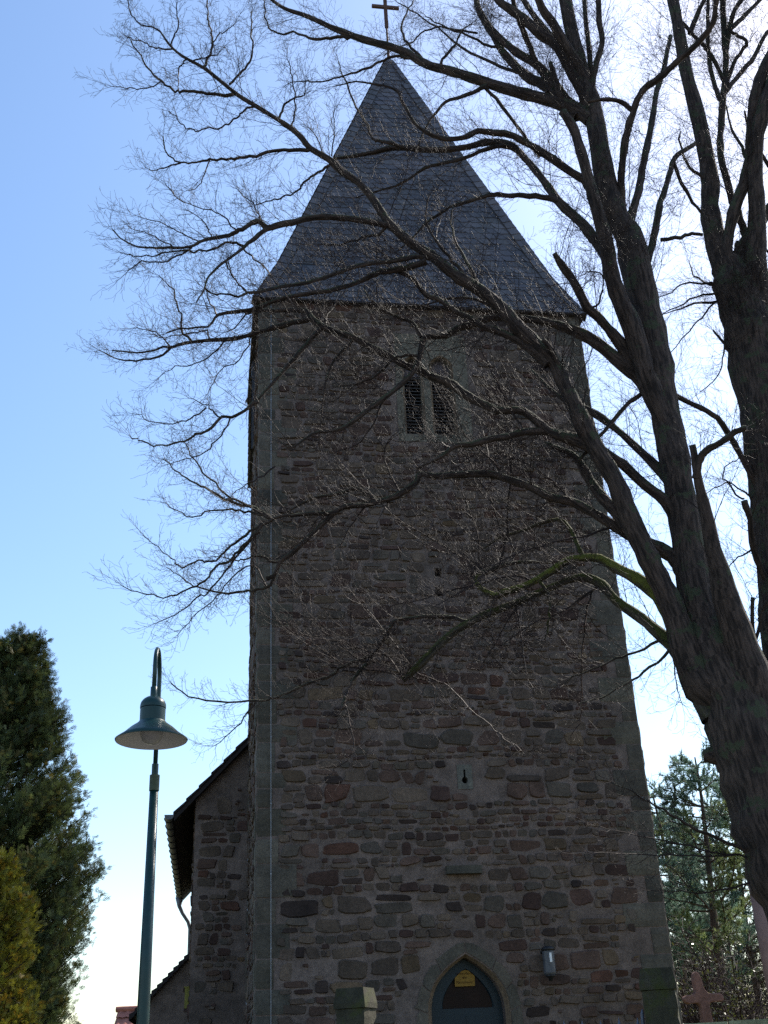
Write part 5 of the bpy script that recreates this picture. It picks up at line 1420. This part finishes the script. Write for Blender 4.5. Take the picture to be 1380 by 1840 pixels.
def interp(P, s_list):
    L = np.concatenate([[0], np.cumsum(np.linalg.norm(np.diff(P, axis=0), axis=1))])
    return L
TWG = {}
for tr in ('A', 'B'):
    g = random.Random(100 + ord(tr))
    tw = Twigs(); root = roots[tr]
    limb_list = sorted(range(len(branches[tr])), key=lambda i: -branches[tr][i][2])
    big = set(limb_list[:88])
    for bi, (P, rad, w0, w1, sty) in enumerate(branches[tr]):
        mat = [MT['bark'], MT['mossbark'], MT['bark'], MT['sunlitmoss']][sty]
        if bi == 0: limb_mesh('trunk', P, rad, mat, root, 28)
        elif bi in big: limb_mesh('limb', P, rad, mat, root, 16 if w0 > 25 else (10 if w0 > 8 else 7))
        else: tw.strand([p for p in P], [r for r in rad])
        L = np.concatenate([[0], np.cumsum(np.linalg.norm(np.diff(P, axis=0), axis=1))])
        s = 0.12
        while s < L[-1]:
            i = min(len(L) - 2, int(np.searchsorted(L, s)) - 1); i = max(0, i)
            t = (s - L[i]) / max(1e-6, L[i + 1] - L[i])
            p = P[i] + (P[i + 1] - P[i]) * t
            r = rad[i] + (rad[i + 1] - rad[i]) * t
            T = P[i + 1] - P[i]; T = T / np.linalg.norm(T)
            px = 2 * r * F_PX / depth_of(p)
            if px > 30:
                s += g.uniform(0.25, 0.6); lv = 1; ln = g.uniform(0.2, 0.6); r0 = 0.004
            elif px > 14:
                s += g.uniform(0.05, 0.13)
                if g.random() < 0.33: lv, ln, r0 = 0, g.uniform(0.6, 1.5), 0.006
                else: lv, ln, r0 = 1, g.uniform(0.25, 0.6), 0.0038
            elif px > 6:
                s += g.uniform(0.03, 0.08)
                if g.random() < 0.26: lv, ln, r0 = 0, g.uniform(0.5, 1.2), 0.005
                else: lv, ln, r0 = 1, g.uniform(0.25, 0.6), 0.0034
            else:
                s += g.uniform(0.024, 0.055); lv = 1; ln = g.uniform(0.2, 0.5) * (1.1 - 0.4 * s / L[-1]); r0 = 0.0028
            N = rnd_perp(T, g)
            a = g.uniform(0.55, 1.15)
            d = T * math.cos(a) + N * math.sin(a)
            d[2] += 0.1; d /= np.linalg.norm(d)
            q = p + d * r * 0.6
            x, y = proj(q)
            if x > 1700 or x < -50 or y < -250 or y > 1900: continue
            grow(tw, q, d, ln, min(r0, max(0.0016, r * 0.7)), lv, g)
        if w1 < 6:
            T = P[-1] - P[-2]; T /= np.linalg.norm(T)
            for k in range(3):
                d = T + rnd_perp(T, g) * 0.5 * (k > 0); d /= np.linalg.norm(d)
                grow(tw, P[-1], d, g.uniform(0.3, 0.5), min(0.0026, rad[-1]), 1, g)
    if tr == 'A':                                    # the dense inner tangle in front of the tower
        cand = [(P[i], rad[i], P[i + 1] - P[i]) for (P, rad, w0, w1, sty) in branches[tr] for i in range(2, len(P) - 1) if 520 < proj(P[i])[0] < 1080 and 420 < proj(P[i])[1] < 1200 and rad[i] < 0.06]
        for k in range(200):
            p, r, T = g.choice(cand); T = T / (np.linalg.norm(T) + 1e-9)
            d = T * g.uniform(0.2, 1.0) + rnd_perp(T, g); d[2] += 0.15; d /= np.linalg.norm(d)
            grow(tw, p, d, g.uniform(0.7, 1.7), min(0.006, r * 0.7), 0, g)
    # dense epicormic tufts on burrs of the stems
    for (bx_, by_, nn, rad_px) in ([(1095, 450, 50, 45), (1050, 500, 26, 22), (855, 1040, 20, 12), (725, 1218, 26, 10), (1000, 165, 30, 40), (955, 155, 24, 30), (1075, 90, 20, 40)] if tr == 'A' else [(1330, 540, 70, 45), (1350, 500, 40, 30), (1340, 600, 30, 30)]):
        arr = np.array(placed[tr])
        i = int(np.argmin(np.hypot(arr[:, 0] - bx_, arr[:, 1] - by_)))
        Yb = arr[i, 2]
        for k in range(nn):
            q = at_y(bx_ + g.gauss(0, rad_px * 0.6), by_ + g.gauss(0, rad_px * 0.6), Yb - 0.2)
            d = np.array([g.gauss(0, 0.7), -0.6 + g.gauss(0, 0.4), 0.35 + g.gauss(0, 0.5)]); d /= np.linalg.norm(d)
            grow(tw, q, d, g.uniform(0.25, 0.65), 0.003, 1, g)
    o = tw.build('twigs', MT['twig'], root)
    o['kind'] = 'stuff'
    print('twig points', tr, len(tw.P))

# ------------------------------------------------------------------ thujas
def spray_mesh(name, bases, dirs, normals, sizes, tints, mat, parent, pairs=5):
    P = np.array(bases); D = np.array(dirs); Nr = np.array(normals); S = np.array(sizes)[:, None]; C = np.array(tints, np.float32)
    SD = np.cross(D, Nr); SD /= np.linalg.norm(SD, axis=1, keepdims=True) + 1e-9
    W = 0.0022 + 0.02 * S
    quads = []
    def leaf(a, b2, w):
        ax = b2 - a; pp = np.cross(ax, Nr); pp /= np.linalg.norm(pp, axis=1, keepdims=True) + 1e-9
        m_ = a + ax * 0.4
        quads.append(np.stack([a, m_ + pp * w, b2, m_ - pp * w], 1))
    leaf(P, P + D * S, W * 0.7)
    rs = np.random.RandomState(len(P))
    for k in range(pairs):
        a = P + D * S * (0.10 + 0.74 * k / pairs)
        for sg in (1, -1):
            ln = S * (0.66 - 0.44 * k / pairs) * rs.uniform(0.75, 1.2, S.shape)
            leaf(a, a + (D * 0.78 + SD * sg * rs.uniform(0.4, 0.75, S.shape)) * ln + Nr * S * rs.uniform(-0.12, 0.12, S.shape), W * 0.75)
    V = np.concatenate(quads, 1).reshape(-1, 3)
    nl = len(quads)
    return np_mesh(name, V, np.arange(len(V)).reshape(-1, 4), mat, parent, np.repeat(C, nl, 0))
def thuja(name, base, H, prof, seed, label, mat, nb, ns, ssize):
    g = random.Random(seed)
    gz = ground_z(base[0], base[1])
    root = empty(name, (base[0], base[1], gz), label, 'tree')
    mt = MB(); mt.tube([(base[0], base[1], gz - 0.2), (base[0], base[1], gz + H * 0.5), (base[0], base[1], gz + H * 0.95)], [0.12, 0.07, 0.015], 10)
    me_t = mt.build('trunk', MT['pinebark'], root)
    uvl = me_t.data.uv_layers.new(name='UVMap')
    B, D, Nn, S, Tt = [], [], [], [], []
    tw = Twigs()
    for b2 in range(nb):
        h = H * g.random() ** 1.35
        h = max(0.15, h)
        R_ = float(np.interp(h / H, [a for a, _ in prof], [r for _, r in prof])) * g.uniform(0.74, 0.98)
        az = g.uniform(0, 2 * math.pi)
        rd = np.array([math.cos(az), math.sin(az), 0])
        rise = R_ * g.uniform(0.35, 0.75)
        p0 = np.array([base[0], base[1], gz + max(0.05, h - rise * 0.8)]); p1 = np.array([base[0], base[1], gz + h + rise * 0.25]) + rd * R_
        ctrl = (p0 + p1) / 2 + np.array([0, 0, -0.15 * R_])
        path = [p0 * (1 - t) ** 2 + 2 * ctrl * t * (1 - t) + p1 * t * t for t in np.linspace(0, 1, 9)]
        tw.strand(path, [0.012 * (1 - 0.85 * t) + 0.001 for t in np.linspace(0, 1, 9)])
        tone = g.uniform(0.62, 1.25)
        br = g.random()
        for k in range(ns):
            t = 0.30 + 0.70 * g.random() ** 0.6
            i = min(7, int(t * 8)); q = path[i] + (path[i + 1] - path[i]) * (t * 8 - i)
            ax = path[i + 1] - path[i]; ax = ax / np.linalg.norm(ax)
            d = ax * 0.8 + rnd_perp(ax, g) * 0.75 + np.array([0, 0, 0.25]); d /= np.linalg.norm(d)
            nrm = np.cross(d, np.array([g.gauss(0, 1), g.gauss(0, 1), g.gauss(0, 0.3)])); nrm /= np.linalg.norm(nrm) + 1e-9
            B.append(q + np.array([g.gauss(0, 0.03), g.gauss(0, 0.03), g.gauss(0, 0.03)])); D.append(d); Nn.append(nrm)
            S.append(ssize * g.uniform(0.6, 1.25))
            c = (1.0, 1.0, 1.0) if g.random() > 0.10 + 0.2 * (br > 0.7) else (1.25, 0.85, 0.7)
            k2 = tone * g.uniform(0.8, 1.2)
            Tt.append([x * k2 for x in c])
    cr = spray_mesh('crown', B, D, Nn, S, Tt, mat, root, 5)
    tb = tw.build('branches', MT['soffit'], root); tb['kind'] = 'stuff'
    return root
YT = 10.6
tb_ = at_y(-52, 1800, YT); tt_ = at_y(-30, 1160, YT)
gzt = ground_z(tb_[0], YT)
Ht = tt_[2] - gzt
def rad_at(y, xr):
    c = at_y(-45, y, YT); e = at_y(xr, y, YT); return ((c[2] - gzt) / Ht, abs(e[0] - c[0]))
prof = sorted([rad_at(1840, 138), rad_at(1760, 160), rad_at(1690, 172), rad_at(1600, 165), rad_at(1540, 148), rad_at(1460, 124), rad_at(1380, 92), rad_at(1300, 66), rad_at(1220, 38), rad_at(1150, 6)] + [(1.02, 0.04), (0.0, 0.75), (0.15, 1.1)])
thuja('thuja_tree', (tb_[0], YT), Ht, prof, 7, 'tall dark green conical thuja at the left edge', MT['thuja'], 1300, 62, 0.088)
YT2 = 8.3
b2_ = at_y(-40, 1800, YT2); t2_ = at_y(-20, 1540, YT2)
gz2 = ground_z(b2_[0], YT2); H2 = t2_[2] - gz2
def rad2(y, xr):
    c = at_y(-40, y, YT2); e = at_y(xr, y, YT2); return ((c[2] - gz2) / H2, abs(e[0] - c[0]) * 0.9)
prof2 = sorted([rad2(1840, 88), rad2(1760, 80), rad2(1690, 68), rad2(1640, 58), rad2(1590, 30)] + [(1.02, 0.05), (0, 0.6), (0.3, 0.62)])
thuja('thuja_shrub', (b2_[0], YT2), H2, prof2, 8, 'smaller sunlit yellow green thuja in front of the tall one', MT['thuja2'], 460, 55, 0.062)

# ------------------------------------------------------------------ pines and shrubs behind
def needle_mesh(name, bases, dirs, tints, mat, parent, g, nl=9, ln=0.13, wd=0.009):
    n = len(bases)
    B = np.repeat(np.array(bases), nl, 0); D = np.repeat(np.array(dirs), nl, 0)
    rs = np.random.RandomState(g.randint(0, 99999))
    d = D * 0.75 + rs.normal(0, 0.55, (n * nl, 3)); d /= np.linalg.norm(d, axis=1, keepdims=True)
    pr = np.cross(d, rs.normal(0, 1, (n * nl, 3))); pr /= np.linalg.norm(pr, axis=1, keepdims=True) + 1e-9
    l = ln * rs.uniform(0.6, 1.2, (n * nl, 1))
    V = np.stack([B - pr * wd, B + pr * wd, B + d * l], 1).reshape(-1, 3)
    Fq = np.arange(len(V)).reshape(-1, 3)
    return np_mesh(name, V, Fq, mat, parent, np.repeat(np.array(tints, np.float32), nl, 0))
def pine(px, Y, y_top, label, seed, spread, y_low, lean=0.0, tdia=0.34):
    g = random.Random(seed)
    P = at_y(px, 1830, Y); top = z_at((P[0], Y, 0), y_top)
    gz = ground_z(P[0], Y); H = top - gz
    root = empty('pine_tree', (P[0], Y, gz), label, 'tree', 'pines behind the churchyard')
    path = [np.array([P[0] + lean * t + 0.12 * math.sin(t * 5 + seed), Y + 0.1 * math.cos(t * 4), gz - 0.2 + (H + 0.2) * t]) for t in np.linspace(0, 1, 16)]
    limb_mesh('trunk', np.array(path), np.array([tdia / 2 * (1 - 0.86 * t) for t in np.linspace(0, 1, 16)]), MT['pinebark'], root, 12)
    tw = Twigs(); B, D, Tt = [], [], []
    zlow = z_at((P[0], Y, 0), y_low)
    z = zlow
    while z < top:
        f = (z - zlow) / (top - zlow)
        for k in range(g.randint(3, 5)):
            az = g.uniform(0, 2 * math.pi)
            L = spread * (1 - f) ** 0.7 * g.uniform(0.5, 1.15) + 0.35
            d = np.array([math.cos(az), math.sin(az), g.uniform(-0.05, 0.45)]); d /= np.linalg.norm(d)
            t0 = (z - gz) / H
            i = min(14, int(t0 * 15)); p = path[i] + (path[i + 1] - path[i]) * (t0 * 15 - i)
            pts = [p]
            n = max(4, int(L / 0.22))
            for s in range(n):
                d = d + np.array([g.gauss(0, 0.12), g.gauss(0, 0.12), g.gauss(0.03, 0.08)]); d /= np.linalg.norm(d)
                pts.append(pts[-1] + d * L / n)
            tw.strand(pts, [0.045 * (1 - f * 0.6) * (1 - 0.85 * s / n) + 0.004 for s in range(n + 1)])
            tone = g.uniform(0.7, 1.25); yl = g.random() < 0.25
            for s in range(max(1, int(n * 0.35)), n + 1):
                for q in range(g.randint(2, 3)):
                    a = pts[min(s, n)]; ax = pts[s] - pts[s - 1]; ax = ax / np.linalg.norm(ax)
                    sd = ax * 0.7 + rnd_perp(ax, g) * 0.8 + np.array([0, 0, 0.2]); sd /= np.linalg.norm(sd)
                    ln = g.uniform(0.18, 0.5)
                    e = a + sd * ln
                    tw.strand([a, e], [0.006, 0.003])
                    for m_ in range(5):
                        B.append(a + (e - a) * (0.25 + 0.75 * m_ / 4)); D.append(sd + np.array([0, 0, 0.15]))
                        k2 = tone * g.uniform(0.8, 1.2)
                        Tt.append([k2 * (1.35 if yl else 1.0), k2 * (1.1 if yl else 1.0), k2 * (0.6 if yl else 1.0)])
        z += g.uniform(0.28, 0.5)
    needle_mesh('crown', B, D, Tt, MT['pine'], root, g, 10, 0.16, 0.012)
    tb = tw.build('branches', MT['pinebark'], root); tb['kind'] = 'stuff'
pine(1318, 33.0, 1362, 'tall blue green pine with a straight bare lower trunk right of the tower', 3, 2.3, 1720)
pine(1236, 37.0, 1425, 'shorter blue green pine closest to the right edge of the tower', 5, 2.3, 1780)
pine(1375, 41.0, 1400, 'blue green pine standing farthest right behind the pinkish post', 9, 2.6, 1760)
pine(1290, 47.0, 1490, 'dark pine in the gap behind the two front pines', 12, 3.0, 1800)
def bare_shrub(px, Y, y_top, seed, label, n=22, spread=0.9, mat='twig', leaves=0, nm='bare_shrub'):
    g = random.Random(seed)
    P = at_y(px, 1835, Y); gz = ground_z(P[0], Y)
    top = z_at((P[0], Y, 0), y_top); H = top - gz
    root = empty(nm, (P[0], Y, gz), label, 'shrub', 'shrubs behind the churchyard wall')
    tw = Twigs(); V, Tn = [], []
    for k in range(n):
        d = np.array([g.gauss(0, 0.45) * spread, g.gauss(0, 0.45) * spread, 1.0]); d /= np.linalg.norm(d)
        p = np.array([P[0] + g.gauss(0, 0.15), Y + g.gauss(0, 0.15), gz])
        pts = [p]; L = H * g.uniform(0.55, 1.05) / max(0.4, d[2])
        ns = max(5, int(L / 0.22))
        for s in range(ns):
            d = d + np.array([g.gauss(0, 0.13), g.gauss(0, 0.13), 0.02]); d /= np.linalg.norm(d)
            pts.append(pts[-1] + d * L / ns)
            if s > ns * 0.2:
                for q in range(2):
                    sd = d * 0.6 + rnd_perp(d, g) * 0.8; sd /= np.linalg.norm(sd)
                    a = pts[-1]; e1 = a + sd * g.uniform(0.15, 0.4); sd2 = sd + rnd_perp(sd, g) * 0.6
                    e2 = e1 + sd2 * g.uniform(0.1, 0.25); e3 = e1 + (sd - 0.5 * rnd_perp(sd, g)) * g.uniform(0.1, 0.25)
                    tw.strand([a, e1, e2], [0.007, 0.005, 0.004]); tw.strand([e1, e3], [0.005, 0.004])
                    for q2 in range(leaves):
                        c = a + (e2 - a) * g.random() + np.array([g.gauss(0, 0.06), g.gauss(0, 0.06), g.gauss(0, 0.06)])
                        ld = np.array([g.gauss(0, 1), g.gauss(0, 1), g.gauss(0, 0.6)]); ld /= np.linalg.norm(ld)
                        lp = rnd_perp(ld, g); s_ = g.uniform(0.05, 0.10)
                        V.extend([c, c + ld * s_ * 0.5 + lp * s_ * 0.22, c + ld * s_, c + ld * s_ * 0.5 - lp * s_ * 0.22]); k3 = g.uniform(0.6, 1.4); Tn.append([k3 * 1.1, k3, k3 * 0.8])
        tw.strand(pts, [0.022 * (1 - 0.8 * s / ns) + 0.004 for s in range(ns + 1)])
    tb = tw.build('stems', MT[mat], root); tb['kind'] = 'stuff'
    if leaves:
        np_mesh('foliage', np.array(V), np.arange(len(V)).reshape(-1, 4), MT['leaf'], root, np.array(Tn, np.float32))
bare_shrub(1236, 26.0, 1690, 1, 'grey bare shrub behind the grave cross beside the tower', 30, 1.1)
bare_shrub(1328, 24.0, 1660, 2, 'leafy evergreen shrub with upright stems right of the grave cross', 16, 0.8, 'twig', 5, 'leafy_shrub')
bare_shrub(1395, 27.0, 1690, 4, 'brownish bare shrub at the right edge behind the wall', 30, 1.1)
bare_shrub(1290, 29.0, 1730, 6, 'low bare shrub in the middle behind the shed', 34, 1.4)

bare_shrub(1262, 44.0, 1640, 8, 'broad dark evergreen bush behind the shed, left of the pine trunk', 70, 2.4, 'twig', 7, 'evergreen_bush')
bare_shrub(1370, 48.0, 1660, 10, 'broad dark evergreen bush far behind the pinkish post', 70, 2.4, 'twig', 7, 'evergreen_bush')
